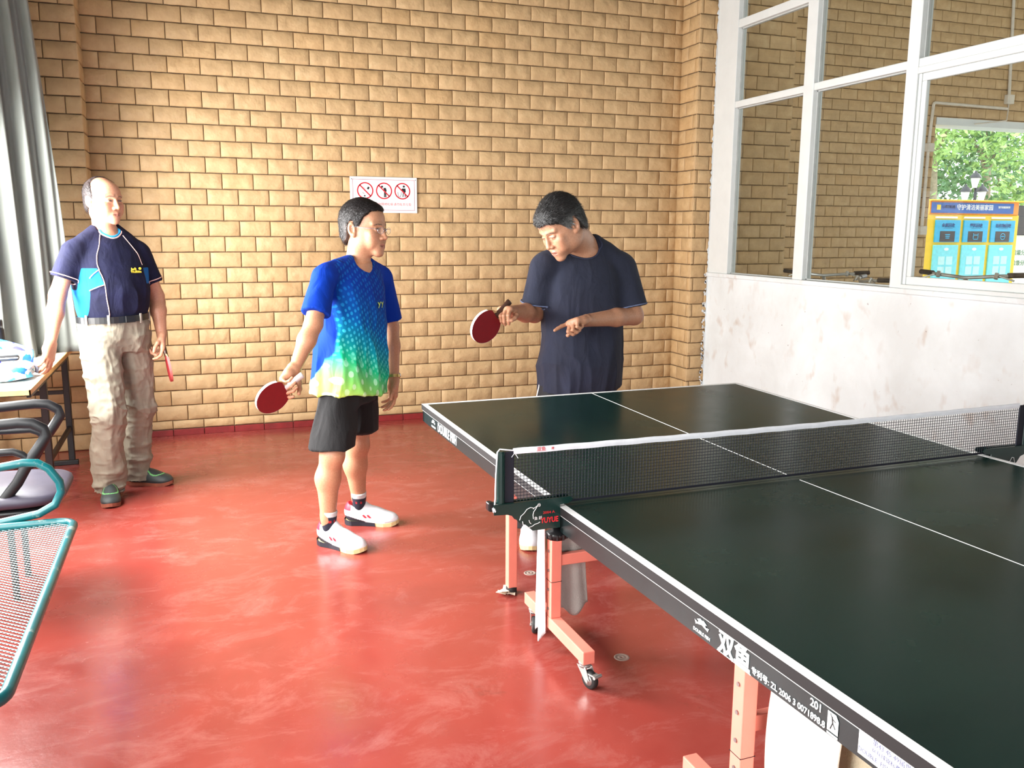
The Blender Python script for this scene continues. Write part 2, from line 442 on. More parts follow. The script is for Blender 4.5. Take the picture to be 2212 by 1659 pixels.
# ------------------------------------------------------------------ table tennis table
def mat_tabletop():
    t = NT('dark_green_table_surface'); v = t.coord('Object')
    f = t.noise(v, 2.5, 5, 0.6)
    c = t.ramp(f, [(0.3, srgb(13, 34, 30)), (0.7, srgb(21, 47, 41))])
    sv = t.coord('Object', scale=(1, 9, 1), rot=(0, 0, 0.35)); s = t.noise(sv, 9, 3, 0.5)
    c = t.mix(t.ramp(s, [(0.75, (0, 0, 0, 1)), (0.82, (0.35, 0.35, 0.35, 1))]), c, srgb(90, 100, 96))
    t.base(c); t.rough(t.ramp(f, [(0.3, (0.20,)*3+(1,)), (0.7, (0.30,)*3+(1,))])); t.b.inputs['Specular IOR Level'].default_value = 0.12
    return t.m
M_TOP = mat_tabletop()
M_EDGE = simple('black_edge_band', srgb(9, 7, 9), 0.7)
M_APRON = simple('dark_green_apron', srgb(24, 36, 37), 0.34, var=0.12)
M_LINE = simple('white_line_paint', srgb(245, 247, 247), 0.5, var=0.02)
M_PINK = simple('salmon_enamel', srgb(232, 134, 116), 0.42, var=0.06, nscale=9)
M_BLACK = simple('black_plastic', srgb(18, 18, 20), 0.35)
M_RUBBER = simple('black_rubber', srgb(26, 25, 25), 0.7)
M_ZINC = simple('zinc_plate', srgb(176, 176, 172), 0.35, metal=0.7, var=0.12)
M_BOLT = simple('dull_bolt', srgb(128, 118, 116), 0.4, metal=0.6)
M_WHITEINK = simple('white_ink', srgb(238, 242, 242), 0.5, var=0.02)
M_REDINK = simple('red_ink', srgb(214, 40, 48), 0.5, var=0.05)
M_GREYINK = simple('grey_ink', srgb(96, 100, 130), 0.5, var=0.05)
M_NETGREEN = simple('dark_green_metal', srgb(14, 44, 40), 0.3, var=0.1)

TR = 0.01647
tt = empty('table_tennis_table', (0, 0, 0), TR)
tag(tt, 'dark green table tennis table with white edge lines and salmon legs', 'table')
TL, TWD = 2.74, 1.525
def zt(y): return 0.7448+0.0152*abs(y-1.37)/1.37
def slab(x0, x1, y0, y1, dz0, dz1):
    """box following the slightly sagging surface"""
    return [(x0, y0, zt(y0)+dz0), (x1, y0, zt(y0)+dz0), (x1, y1, zt(y1)+dz0), (x0, y1, zt(y1)+dz0),
            (x0, y0, zt(y0)+dz1), (x1, y0, zt(y0)+dz1), (x1, y1, zt(y1)+dz1), (x0, y1, zt(y1)+dz1)]
BF = [(0, 3, 2, 1), (4, 5, 6, 7), (0, 1, 5, 4), (1, 2, 6, 5), (2, 3, 7, 6), (3, 0, 4, 7)]
for (y0, y1) in ((0.0, 1.3685), (1.3715, TL)):
    s = MB(); vs = slab(0, TWD, y0, y1, -0.022, 0)
    s.add(vs, [BF[1]]); s.cur = 1; s.add(vs, [BF[0]]+BF[2:])
    half = s.build('table_half', [M_TOP, M_EDGE], tt)
    e = 0.0005
    ye = y1 if y1 > 2 else y0
    def line(x0, x1, ya, yb, nm): MB().add(slab(x0, x1, ya, yb, -0.0002, e), BF).build(nm, M_LINE, half)
    line(0, 0.02, y0, y1, 'side_line'); line(TWD-0.02, TWD, y0, y1, 'side_line')
    if y1 > 2: line(0.02, TWD-0.02, y1-0.02, y1, 'end_line'); line(0.761, 0.764, y0+0.022, y1-0.02, 'centre_line')
    else: line(0.02, TWD-0.02, y0, y0+0.02, 'end_line'); line(0.761, 0.764, y0+0.02, y1-0.022, 'centre_line')
    a = MB(); i = 0.004; th = 0.022
    a.add(slab(i, i+th, y0+i, y1-i, -0.070, -0.0225), BF); a.add(slab(TWD-i-th, TWD-i, y0+i, y1-i, -0.070, -0.0225), BF)
    a.add(slab(i, TWD-i, y0+i, y0+i+th, -0.070, -0.0225), BF); a.add(slab(i, TWD-i, y1-i-th, y1-i, -0.070, -0.0225), BF)
    ap = a.build('apron', M_APRON, tt)
    l = MB(); l.add(slab(i-0.0015, i, y0+i, y1-i, -0.0255, -0.0225), BF); l.build('apron_rim', M_SEAL, ap)

RS = Matrix.Rotation(-math.pi/2, 4, 'Z')
def side(y, z, x=0.0032): return Matrix.Translation((x, y, z)) @ RS
def fish_logo(y, z, s, parent):
    b = MB(); M = side(y, z)
    def blob(pts): b.add([M @ Vector((p[0]*s, -0.0006, p[1]*s)) for p in pts], [tuple(range(len(pts)))])
    for sg in (1, -1):   # two leaping fish over the small lettering
        blob([(-.45*sg, .05), (-.2*sg, .32), (.15*sg, .42), (.42*sg, .30), (.2*sg, .22), (-.1*sg, .12)])
        blob([(.30*sg, .12), (.50*sg, .20), (.44*sg, .04)])
        blob([(-.5*sg, .0), (-.62*sg, .22), (-.42*sg, .1)])
    b.build('fish_emblem', M_WHITEINK, parent)
    text_mesh('DOUBLE FISH', 0.24*s, M_WHITEINK, side(y, z-0.30*s), 'lettering', parent, 0.0004, 0.002*s)
apronN = [c for c in tt.children if c.name.startswith('apron')][0]; apronF = [c for c in tt.children if c.name.startswith('apron')][1]
fish_logo(0.690, 0.7045, 0.040, apronN)
text_mesh('双鱼', 0.050, M_WHITEINK, side(0.585, 0.705), 'lettering', apronN, 0.0004, 0.0016)
MB().box((0.0026, 0.533, 0.6850), (0.0032, 0.637, 0.6865)).build('underline', M_WHITEINK, apronN)
text_mesh('专利号: ZL 2006 3 0071898.8', 0.0155, M_WHITEINK, side(0.438, 0.6965), 'lettering', apronN, 0.0004, 0.0002)
text_mesh('201', 0.019, M_WHITEINK, side(0.366, 0.7185), 'lettering', apronN, 0.0004, 0.0003)
# jumping player badge
b = MB(); M = side(0.327, 0.7085)
b.add([M @ Vector(p) for p in [(-.012, -.0004, -.014), (.012, -.0004, -.014), (.012, -.0004, .010), (.006, -.0004, .018), (-.012, -.0004, .018)]], [(0, 1, 2, 3, 4)])
b.add([M @ Vector(p) for p in [(-.012, -.0004, -.020), (.012, -.0004, -.020), (.012, -.0004, -.0165), (-.012, -.0004, -.0165)]], [(0, 1, 2, 3)])
b.cur = 1
for (p, q, w) in (((-.002, .012), (0, .002), .0028), ((0, .002), (.006, -.006), .0022), ((0, .002), (-.005, -.010), .0022), ((-.002, .009), (.006, .006), .0016), ((-.002, .010), (-.006, .016), .0016)):
    d = Vector((q[0]-p[0], 0, q[1]-p[1])); nrm = Vector((-d.z, 0, d.x)).normalized()*w/2
    P = Vector((p[0], -.0008, p[1])); Q = Vector((q[0], -.0008, q[1]))
    b.add([M @ (P+nrm), M @ (Q+nrm), M @ (Q-nrm), M @ (P-nrm)], [(0, 1, 2, 3)])
b.build('player_badge', [M_WHITEINK, M_APRON], apronN)
MB().box((0.0024, 0.150, 0.695), (0.0034, 0.272, 0.7335)).build('paper_label', M_LINE, apronN)
text_mesh('第43 45 49届世界', 0.011, M_GREYINK, side(0.203, 0.7275, 0.0022), 'lettering', apronN, 0.0003)
text_mesh('乒乓球锦标赛用球台', 0.009, M_GREYINK, side(0.205, 0.7155, 0.0022), 'lettering', apronN, 0.0003)
text_mesh('DOUBLE  FISH', 0.010, M_GREYINK, side(0.240, 0.7035, 0.0022), 'lettering', apronN, 0.0003)
fish_logo(2.575, 0.710, 0.040, apronF)
text_mesh('DOUBLE FISH', 0.046, M_WHITEINK, side(2.395, 0.709), 'lettering', apronF, 0.0004, 0.0012, 0.88)

def caster(x, y, yaw, brake):
    c = MB().lathe([(0.0, 0.086), (0.021, 0.086), (0.022, 0.080), (0.018, 0.077), (0.020, 0.074), (0.019, 0.068), (0, 0.068)], 16).build('caster', M_ZINC, tt)
    c.location = (x, y, 0); c.rotation_euler = (0, 0, yaw)
    k = MB()
    for s in (-1, 1):
        k.prism([(-.022, .072), (.018, .072), (.036, .034), (.026, .022), (.014, .028)], s*0.0145-.001, s*0.0145+.001)
    if brake: k.bbox((.012, -.013, .050), (.062, .013, .056), .002); k.tube([(.058, -.016, .053), (.058, .016, .053)], .006, 8)
    k.tube([(.025, -.018, .031), (.025, .018, .031)], .0055, 8)
    k.build('fork', M_ZINC, c)
    w = MB(); M = Matrix.Translation((.025, 0, .031)) @ Matrix.Rotation(math.pi/2, 4, 'X')
    w.lathe([(.010, -.010), (.026, -.011), (.031, -.007), (.031, .007), (.026, .011), (.010, .010)], 24, M); w.build('wheel', M_RUBBER, c)
    h = MB(); h.lathe([(0, -.0105), (.018, -.0105), (.018, .0105), (0, .0105)], 18, M); h.build('hub', M_ZINC, c)
def xm(x, left): return x if left else TWD-x
for left in (True, False):
    for far in (True, False):
        x = xm(0.262, left)
        b0, b1 = (1.69, 2.20) if far else (0.60, 1.10)
        p0 = 1.955 if far else 0.865
        MB().bbox((x-.021, b0, .086), (x+.021, b1, .130), .003).build('base_beam', M_PINK, tt)
        p = MB().bbox((x-.0195, p0, .130), (x+.0195, p0+.042, .675), .003).build('post', M_PINK, tt)
        for z in (.16, .23, .30, .37, .44, .52):
            MB().tube([(x-.0195, p0+.021, z), (x-.0225, p0+.021, z)], .0055, 8).build('bolt', M_BOLT, p)
        MB().box((x-.0205, p0-.0008, .262), (x+.0205, p0+.0428, .2635)).build('sleeve_joint', M_EDGE, p)
        caster(x, b0+.03, -1.25, True); caster(x, b1-.05, -1.9, False)
        lx = xm(0.30, left); ly = 2.49 if far else 0.22
        lg = MB().bbox((lx-.019, ly-.019, .028), (lx+.019, ly+.019, .690), .003).build('leg', M_PINK, tt)
        MB().lathe([(.0, .0), (.020, .0), (.023, .006), (.023, .022), (.0205, .030), (.0, .030)], 14, Matrix.Translation((lx, ly, 0))).build('foot_cap', M_RUBBER, lg)
        st = MB(); st.bbox((lx-.012, min(ly, p0+.02), .64), (lx+.012, max(ly, p0+.02), .668), .003); st.build('side_rail', M_PINK, tt)
for (y, z) in ((1.970, .318), (0.886, .318), (1.976, .60), (0.886, .60)):
    MB().bbox((0.26, y-.012, z), (TWD-.26, y+.012, z+.040), .003).build('cross_bar', M_PINK, tt)
for y in (2.49, .22): MB().bbox((0.31, y-.012, .62), (TWD-.31, y+.012, .655), .003).build('leg_brace', M_PINK, tt)
# latch under the middle
b = MB(); b.bbox((0.27, 1.93, .455), (0.30, 1.955, .520), .003); b.build('latch', M_BLACK, tt)

# ------------------------------------------------------------------ net set
net = empty('table_net', (0, 0, 0), TR); tag(net, 'black table tennis net with white top tape and dark green clamps', 'net')
zn = 0.7448; XA, XB = -0.1525, TWD+0.1525; YN = 1.37
M_NETCORD = simple('black_net_cord', srgb(16, 18, 34), 0.7)
M_TAPE = simple('white_tape_cloth', srgb(240, 243, 250), 0.75, var=0.05, nscale=30, bump=0.2)
def ntop(x): return 0.9085-0.004*math.sin(math.pi*(x-XA)/(XB-XA))
m = MB(); xs0, xs1 = XA+0.028, XB-0.028; pitch = 0.0092; cw = 0.0012
nv = int((xs1-xs0)/pitch)
for i in range(nv+1):
    x = xs0+(xs1-xs0)*i/nv; z0 = 0.768 if (x < 0.0 or x > TWD) else 0.757
    m.box((x-cw/2, YN-cw/2, z0), (x+cw/2, YN+cw/2, ntop(x)-.012))
for k in range(16):
    n = 30; f = k/16.0
    for i in range(n):
        xa = xs0+(xs1-xs0)*i/n; xb = xs0+(xs1-xs0)*(i+1)/n
        za = .757+(ntop(xa)-.012-.757)*f; zb = .757+(ntop(xb)-.012-.757)*f
        if (xb < 0.02 or xa > TWD-.02) and za < .767: continue
        m.add([(xa, YN-cw/2, za-cw/2), (xb, YN-cw/2, zb-cw/2), (xb, YN-cw/2, zb+cw/2), (xa, YN-cw/2, za+cw/2)], [(0, 1, 2, 3)])
        m.add([(xa, YN-cw/2, za+cw/2), (xb, YN-cw/2, zb+cw/2), (xb, YN+cw/2, zb+cw/2), (xa, YN+cw/2, za+cw/2)], [(0, 1, 2, 3)])
nm = m.build('net_mesh', M_NETCORD, net); nm['kind'] = 'stuff'
MB().box((0.0, YN-.0012, .7515), (TWD, YN+.0012, .7575)).build('bottom_band', M_NETCORD, net)
b = MB(); n = 60; tx0 = XA+.026; tx1 = XB-.03; prof = [(-.0022, -.0135), (-.0035, -.006), (-.003, 0.0), (0, .0022), (.003, 0), (.0035, -.006), (.0022, -.0135)]
b.grid(lambda u, v: (tx0+(tx1-tx0)*u, YN+prof[int(round(v*6))][0], ntop(tx0+(tx1-tx0)*u)+prof[int(round(v*6))][1]+0.0006*math.sin(u*90)), n, 6)
tp = b.build('top_tape', M_TAPE, net)
text_mesh('双鱼', 0.013, M_REDINK, Matrix.Translation((-0.05, YN-.0042, .9025)), 'lettering', tp, .0002); text_mesh('牌', 0.008, M_REDINK, Matrix.Translation((-0.018, YN-.0042, .9020)), 'lettering', tp, .0002)
b = MB(); b.tube([(tx0, YN-.002, .905), (XA-.012, YN-.004, .912), (XA-.019, YN-.006, .905), (XA-.024, YN-.008, .84), (XA-.026, YN-.010, .785), (XA-.029, YN-.012, .760)], .0018, 6)
b.tube([(tx0+.002, YN-.004, .898), (tx0-.008, YN-.010, .890)], .0009, 5); b.tube([(tx0+.004, YN-.004, .897), (tx0+.010, YN-.010, .886)], .0009, 5)
b.tube([(XA-.032, YN-.014, .762), (XA-.028, YN-.012, .752)], [.004, .0055], 8)
b.build('tension_cord', M_TAPE, net)
for s in (1, -1):
    X0 = XA if s == 1 else XB
    f = lambda x: X0+s*x
    p = MB(); p.tube([(f(-.008), YN, .745), (f(-.008), YN, .902)], .0115, 14); p.tube([(f(-.008), YN, .900), (f(-.008), YN, .906)], .0095, 12)
    p.build('net_post', M_NETGREEN, net)
    c = MB(); c.bbox((min(f(0), f(.028)), YN-.003, .768), (max(f(0), f(.028)), YN+.003, .903), .002); c.build('net_sleeve', M_NETCORD, net)
    # clamp: side plates with shaped outline, top arm over the table edge
    out = [(-.032, .768), (.180, .772), (.190, .764), (.176, .7535), (.152, .7525), (.153, .690), (.075, .690), (.055, .708), (.036, .716), (.022, .735), (.004, .741), (-.032, .743)]
    cl = MB()
    cl.prism([(f(a), z) for a, z in out], YN-.017, YN-.014); cl.prism([(f(a), z) for a, z in out], YN+.014, YN+.017)
    cl.box((min(f(-.032), f(.150)), YN-.0155, .766), (max(f(-.032), f(.150)), YN-.006, .7695)); cl.box((min(f(-.032), f(.150)), YN+.006, .766), (max(f(-.032), f(.150)), YN+.0155, .7695))
    cl.box((min(f(.09), f(.150)), YN-.0155, .690), (max(f(.09), f(.150)), YN+.0155, .694))
    co = cl.build('clamp_plate', M_NETGREEN, net)
    h = MB(); h.bbox((min(f(-.045), f(-.030)), YN-.012, .752), (max(f(-.045), f(-.030)), YN+.012, .776), .004); h.build('cord_guide', M_BLACK, co)
    kb = MB(); kx = f(.150)
    kb.tube([(kx, YN, .715), (kx, YN, .675)], .0045, 10); M = Matrix.Translation((kx, YN, .672))
    kb.lathe([(0, .012), (.011, .012), (.012, .004), (.026, .002), (.028, -.004), (.027, -.016), (0, -.018)], 18, M)
    for q in range(10): kb.tube([(kx+.0275*math.cos(q*.628), YN+.0275*math.sin(q*.628), .672), (kx+.0275*math.cos(q*.628), YN+.0275*math.sin(q*.628), .657)], .0035, 6)
    kb.build('clamp_knob', M_BLACK, net)
    if s == 1:
        M = Matrix.Translation((XA, YN-.0176, .7))
        T = lambda x, z: Matrix.Translation((XA+x, YN-.0176, z))
        text_mesh('YUYUE', 0.020, M_REDINK, T(.122, .714), 'lettering', co, .0003, .0006, .8)
        text_mesh('2004 A', 0.0095, M_REDINK, T(.120, .735), 'lettering', co, .0003, 0, 1.2)
        text_mesh('鱼 跃', 0.010, M_WHITEINK, T(.090, .722), 'lettering', co, .0003)
        text_mesh('®', 0.012, M_WHITEINK, T(.092, .757), 'lettering', co, .0003)
        lg = MB(); Y = YN-.0182
        def st(pts, r=.0010): lg.tube([(XA+x, Y, z) for x, z in pts], r, 5)
        st([(.038, .723), (.041, .733), (.050, .740), (.058, .750), (.068, .754), (.078, .751), (.088, .757)])
        st([(.088, .757), (.083, .749), (.077, .741), (.075, .733), (.0765, .722)])
        st([(.046, .719), (.048, .709), (.055, .703), (.064, .7005), (.074, .703), (.080, .707), (.090, .709), (.095, .712)])
        st([(.064, .720), (.066, .713), (.070, .710)]); st([(.075, .750), (.0765, .749)], .0012)
        lg.build('animal_outline', M_WHITEINK, co)
    else:
        lg = MB(); Y = YN-.0182
        pts = [(.075, .700), (.070, .720), (.060, .735), (.052, .733), (.046, .715), (.048, .700)]
        lg.tube([(XB-x, Y, z) for x, z in pts], .0010, 5); lg.build('animal_outline', M_WHITEINK, co)
# ------------------------------------------------------------------ hall front (behind the camera) and the covered way outside the window
b = MB(); b.box((XLW-.14, -3.12, 2.2), (XW+.13, -3.0, ZTOP)); b.box((0.2, -3.12, 0), (XW+.13, -3.0, 2.2)); b.box((XLW-.14, -3.12, 0), (-1.9, -3.0, 2.2))
tag(b.build('wall_front', simple('darkened_front_wall', srgb(120, 112, 100), .8)), 'added dark wall with a doorway behind the viewer, shutting out sky light', kind='structure')  # added behind the camera, and darkened, to hold back frontal sky light
YF = 7.0; XO = 6.79
M_PAVE = simple('pale_paving', srgb(176, 172, 164), .8, var=.15, nscale=3)
M_SOFFIT = simple('soffit_paint', srgb(196, 190, 178), .8, var=.05)
tag(MB().box((XW+.13, -8, -.12), (70, 60, -.02)).build('ground', M_PAVE), 'pale paved ground outside the window', kind='structure')
wo = MB(); wo.box((3.6, YF, -.02), (XO, YF+.24, 4.5)); wo.box((XO, YF, 2.69), (10.2, YF+.24, 4.5)); wo.box((9.4, YF, -.02), (10.2, YF+.24, 2.69))
wo = wo.build('wall_outside', M_MORTAR); tag(wo, 'brown brick wall of the covered way seen through the window', kind='structure')
brick_face(wo, (0, YF), 0, 3.86, 8.6, 0.5, 4.15, 3.93, holes=[(XO, 9.4, -1, 2.69)], limit=300)
brick_face(wo, (XO, YF), math.pi/2, 0.0, .24, 0.0, 2.69, .04, limit=0)
tag(MB().box((XO-.004, YF-.02, 2.62), (9.41, YF+.26, 2.695)).build('trim_2', M_WHITEPAINT), 'white lintel over the outdoor opening', kind='structure')
tag(MB().box((XW+.13, -8.0, -.02), (10.4, -7.86, 4.45)).build('wall_sky_block', M_CREAM), 'added unseen wall blocking sky light at the end of the covered way', kind='structure')  # unseen wall added to keep open sky from lighting the right windows
tag(MB().box((13.4, -8.0, 2.25), (13.5, YF+.4, 4.45)).build('trim_sky_block', M_SOFFIT), 'added unseen fascia cutting sky light into the covered way', kind='structure')  # unseen downstand added to narrow the sky reaching the outside bricks
tag(MB().box((XW+.13, -8.0, 4.3), (13.5, YF+.4, 4.45)).build('ceiling_outside', M_SOFFIT), 'soffit over the covered way, extended out of view to shade it', kind='structure')  # roof inferred from the shaded bricks; its extra length is added for shade
# fluorescent batten under the soffit
lt = empty('batten_light', (4.62, 6.2, 3.62)); tag(lt, 'white strip light hanging in the covered way', 'light fitting')
MB().bbox((-.045, -.65, 0), (.045, .65, .05), .006).build('housing', M_WHITEPAINT, lt); MB().tube([(0, -.6, -.018), (0, .6, -.018)], .014, 10).build('tube', M_WHITEPAINT, lt)
b = MB(); b.tube([(0, -.5, .05), (0, -.5, .69)], .005, 6); b.build('rod', M_SEAL, lt); b = MB(); b.tube([(0, .5, .05), (0, .5, .69)], .005, 6); b.build('rod', M_SEAL, lt)
# conduit and boxes
cd = empty('wall_conduit', (6.66, YF-.03, 1.4)); tag(cd, 'white electrical conduit with junction boxes on the outside brick wall', 'conduit')
cc = lambda x, z, dy=0: (x-6.66+.035, dy, z-1.4)
M_PVC = simple('aged_pvc', srgb(206, 198, 184), .5, var=.1)
b = MB(); b.tube([cc(7.655, 4.28), cc(7.745, 2.97)], .016, 10); b.build('pipe', M_PVC, cd)
b = MB(); b.tube([cc(7.735, 2.83), cc(6.70, 2.842), cc(6.682, 2.835), cc(6.676, 2.81), cc(6.655, 2.42)], .016, 10); b.build('pipe', M_PVC, cd)
b = MB(); b.tube([cc(6.655, 2.33), cc(6.655, 1.53)], .016, 10); b.build('pipe', M_PVC, cd)
for (x, z, s) in ((7.749, 2.93, .05), (6.668, 2.372, .045), (6.66, 1.485, .048)): MB().bbox(cc(x-s, z-s, -.03), cc(x+s, z+s, .03), .005).build('junction_box', M_PVC, cd)
b = MB(); b.tube([cc(7.75, 2.88), cc(7.74, 2.80, -.01), cc(7.72, 2.70, -.02), cc(7.45, 2.665, -.03), cc(7.25, 2.64, -.03)], .007, 6); b.build('loose_cable', M_PVC, cd)

# ------------------------------------------------------------------ recycling station
rs = empty('recycling_station', (9.99, 9.3, -.02)); tag(rs, 'yellow and cyan recycling station with three columns outside', 'recycling bin')
M_YELLOW = simple('yellow_panel', srgb(246, 206, 30), .5, var=.04); M_ORANGE = simple('orange_panel', srgb(246, 146, 36), .5)
M_BLUE = simple('blue_banner', srgb(16, 92, 176), .5); M_CYAN = simple('cyan_panel', srgb(40, 178, 226), .5); M_PALECYAN = simple('pale_cyan_door', srgb(120, 224, 236), .5)
M_DARKSLOT = simple('dark_slot', srgb(40, 42, 50), .5); M_NAVYINK = simple('navy_ink', srgb(16, 64, 130), .5)
MB().bbox((-.89, .01, 0), (.89, .80, 1.745), .01).build('cabinet', M_YELLOW, rs); MB().bbox((-.86, .0, 1.745), (.86, .75, 1.955), .01).build('header', M_ORANGE, rs)
MB().box((-.835, -.012, 1.765), (.74, .0, 1.915)).build('banner', M_BLUE, rs); MB().bbox((-.87, -.03, 1.935), (.95, .78, 1.955), .004).build('roof_edge', M_YELLOW, rs)
bn_ = rs
T = lambda x, z, y=-.014: Matrix.Translation((x, y, z))
text_mesh('守护清洁美丽家园', .088, M_WHITEINK, T(-.02, 1.845), 'lettering', rs, .001, .001); text_mesh('小黄狗回收', .05, M_DARKSLOT, T(-.52, 1.85), 'lettering', rs, .001); text_mesh('智能垃圾回收箱', .034, M_WHITEINK, T(.55, 1.855), 'lettering', rs, .001, .001)
MB().box((-.745, -.016, 1.81), (-.675, -.012, 1.88)).build('yellow_square', M_YELLOW, rs)
for i, (x, w1) in enumerate(((-.50, '金属回收'), (.035, '塑料回收'), (.57, '纺织物回收'))):
    p = MB().bbox((x-.235, -.012, 1.345), (x+.235, .012, 1.665), .005).build('intake_panel', M_CYAN, rs)
    MB().box((x-.235, -.006, 1.69), (x+.17, .011, 1.715)).build('light_strip', M_WHITEINK, rs)
    MB().box((x-.145, -.015, 1.352), (x+.135, -.011, 1.505)).build('slot', M_DARKSLOT, p)
    text_mesh(w1, .062, M_NAVYINK, T(x, 1.585), 'lettering', p, .001, .001); MB().box((x-.09, -.0135, 1.545), (x+.09, -.0118, 1.550)).build('rule', M_NAVYINK, p)
    ic = MB()
    if i == 0:
        for (z, w) in ((1.455, .05), (1.43, .045), (1.405, .04)): ic.box((x-w, -.018, z-.006), (x+w*.8, -.015, z+.006))
    elif i == 1:
        for q in ((x-.05, 1.385, x+.05, 1.395), (x-.05, 1.385, x-.04, 1.475), (x+.04, 1.385, x+.05, 1.475), (x-.05, 1.445, x+.05, 1.455)): ic.box((q[0], -.018, q[1]), (q[2], -.015, q[3]))
    else:
        n = 20; ic.add([(x+r*math.cos(2*math.pi*k/n), -.017, 1.43+r*math.sin(2*math.pi*k/n)) for r in (.05, .040) for k in range(n)], [(k, n+k, n+(k+1) % n, (k+1) % n) for k in range(n)]); ic.box((x-.03, -.018, 1.425), (x+.03, -.015, 1.437))
    ic.build('icon', M_CYAN, p)
    d = MB().bbox((x-.24, -.012, .25), (x+.225, .012, 1.305), .005).build('door', M_PALECYAN, rs)
    hd = MB(); disc_n = 14; hd.add([(x+.045*math.cos(2*math.pi*k/disc_n), -.014, 1.245+.022*math.sin(2*math.pi*k/disc_n)) for k in range(disc_n)], [tuple(range(disc_n))]); hd.build('handle', M_WHITEINK, d)
    for (qx, qz) in ((-.08, 1.08), (.07, 1.08), (-.08, .93), (.07, .93)): MB().box((x+qx-.06, -.0145, qz-.06), (x+qx+.06, -.0120, qz+.06)).build('print_square', simple('pale_print', srgb(190, 240, 242), .5), d)
ob = empty('notice_board', (11.22, 9.5, -.02)); tag(ob, 'white outdoor board with dark header beside the recycling station', 'board')
MB().bbox((-.28, 0, .35), (.9, .06, 1.62), .01).build('panel', simple('white_board_panel', srgb(236, 238, 236), .5), ob); MB().bbox((-.28, -.01, 1.45), (.9, .0, 1.9), .01).build('header', M_DARKSLOT, ob)
for z in (1.18, 1.02): text_mesh('垃圾分类', .09, simple('green_ink', srgb(60, 140, 90), .5), T(.0, z, -.004), 'lettering', ob, .001)
for x in (-.2, .8): MB().tube([(x, .03, 0), (x, .03, .4)], .03, 8).build('leg', M_SEAL, ob)

# ------------------------------------------------------------------ bicycles parked under the window
def bicycle(loc, yaw, label, colr, steer=0.0, hz=1.10):
    e = empty('bicycle', (loc[0], loc[1], -.02), yaw); tag(e, label, 'bicycle', 'bicycles parked outside the window')
    M_F = simple('bike_frame_paint', colr, .4); WB = .52; r = .325
    for s in (-1, 1):
        w = MB(); w.tube([(s*WB+r*math.cos(a), 0, r+r*math.sin(a)) for a in np.linspace(0, 2*math.pi, 37)[:-1]], .019, 8, closed=True); wo_ = w.build('wheel', M_BLACK, e)
        sp_ = MB()
        for k in range(14): a = 2*math.pi*k/14; sp_.tube([(s*WB, 0, r), (s*WB+r*.96*math.cos(a), 0, r+r*.96*math.sin(a))], .0012, 4, cap=False)
        sp_.tube([(s*WB, -.04, r), (s*WB, .04, r)], .018, 8); sp_.build('spokes', M_ZINC, wo_)
    f = MB(); hx, seat, bb_ = (WB-.14, 0, .78), (-.16, 0, .72), (-.04, 0, .30)
    for p, q in ((hx, seat), ((WB-.12, 0, .68), bb_), (seat, bb_), (seat, (-WB, 0, r)), (bb_, (-WB, 0, r))): f.tube([p, q], .016, 8)
    f.build('frame', M_F, e)
    f = MB(); f.tube([(WB-.155, 0, .92), (WB-.12, 0, .66), (WB, .03, r)], .015, 8); f.tube([(WB-.12, 0, .66), (WB, -.03, r)], .013, 8); f.build('fork', M_F, e)
    cs_, ss_ = math.cos(steer), math.sin(steer); hb = lambda y, dx, dz: (WB-.16+dx*cs_-y*ss_, y*cs_+dx*ss_, dz)
    h = MB(); h.tube([hb(0, 0, .90), hb(0, 0, hz-.06), hb(0, .05, hz-.02)], .013, 8); h.tube([hb(-.30, -.06, hz), hb(-.18, .01, hz-.005), hb(0, .05, hz-.02), hb(.18, .01, hz-.005), hb(.30, -.06, hz)], .011, 8); ho = h.build('handlebar', M_ZINC, e)
    for s in (-1, 1):
        g = MB(); g.tube([hb(s*.22, -.01, hz), hb(s*.32, -.075, hz+.004)], .017, 10); g.build('grip', M_BLACK, ho)
        g = MB(); g.tube([hb(s*.19, .03, hz-.005), hb(s*.27, .02, hz-.03)], .006, 6); g.tube([hb(s*.17, .02, hz+.012), hb(s*.17, .035, hz-.02)], .013, 8); g.build('brake_lever', M_ZINC, ho)
    s_ = MB(); s_.tube([(-.16, 0, .72), (-.175, 0, .90)], .013, 8); s_.build('seat_post', M_ZINC, e)
    s_ = MB(); s_.tube([(-.30, 0, .915), (-.24, 0, .925), (-.16, 0, .92), (-.04, 0, .915), (.0, 0, .91)], [.05, .075, .055, .022, .012], 12, flat=.4); s_.build('saddle', M_BLACK, e)
    b_ = MB(); b_.tube([(-.04, -.06, .30), (-.04, .06, .30)], .02, 8); b_.tube([(-.04, .06, .30), (.06, .07, .18)], .008, 6); b_.tube([(-.04, -.06, .30), (-.14, -.07, .42)], .008, 6); b_.build('crank', M_ZINC, e)
bicycle((4.15, 5.10), math.pi+.25, 'silver bicycle with a raised black grip under the second window pane', srgb(190, 194, 196), .5, 1.165)
bicycle((4.05, 4.38), math.pi-.10, 'pale bicycle whose bars barely clear the sill beside the thick window post', srgb(215, 210, 190), -.35, 1.150)
bicycle((4.00, 3.55), math.pi+.15, 'dark bicycle with broad black handlebar below the yellow recycling station', srgb(40, 44, 60), .25, 1.225)
bicycle((4.02, 2.82), math.pi-.05, 'black bicycle at the right edge of the window', srgb(40, 60, 120), -.2, 1.205)

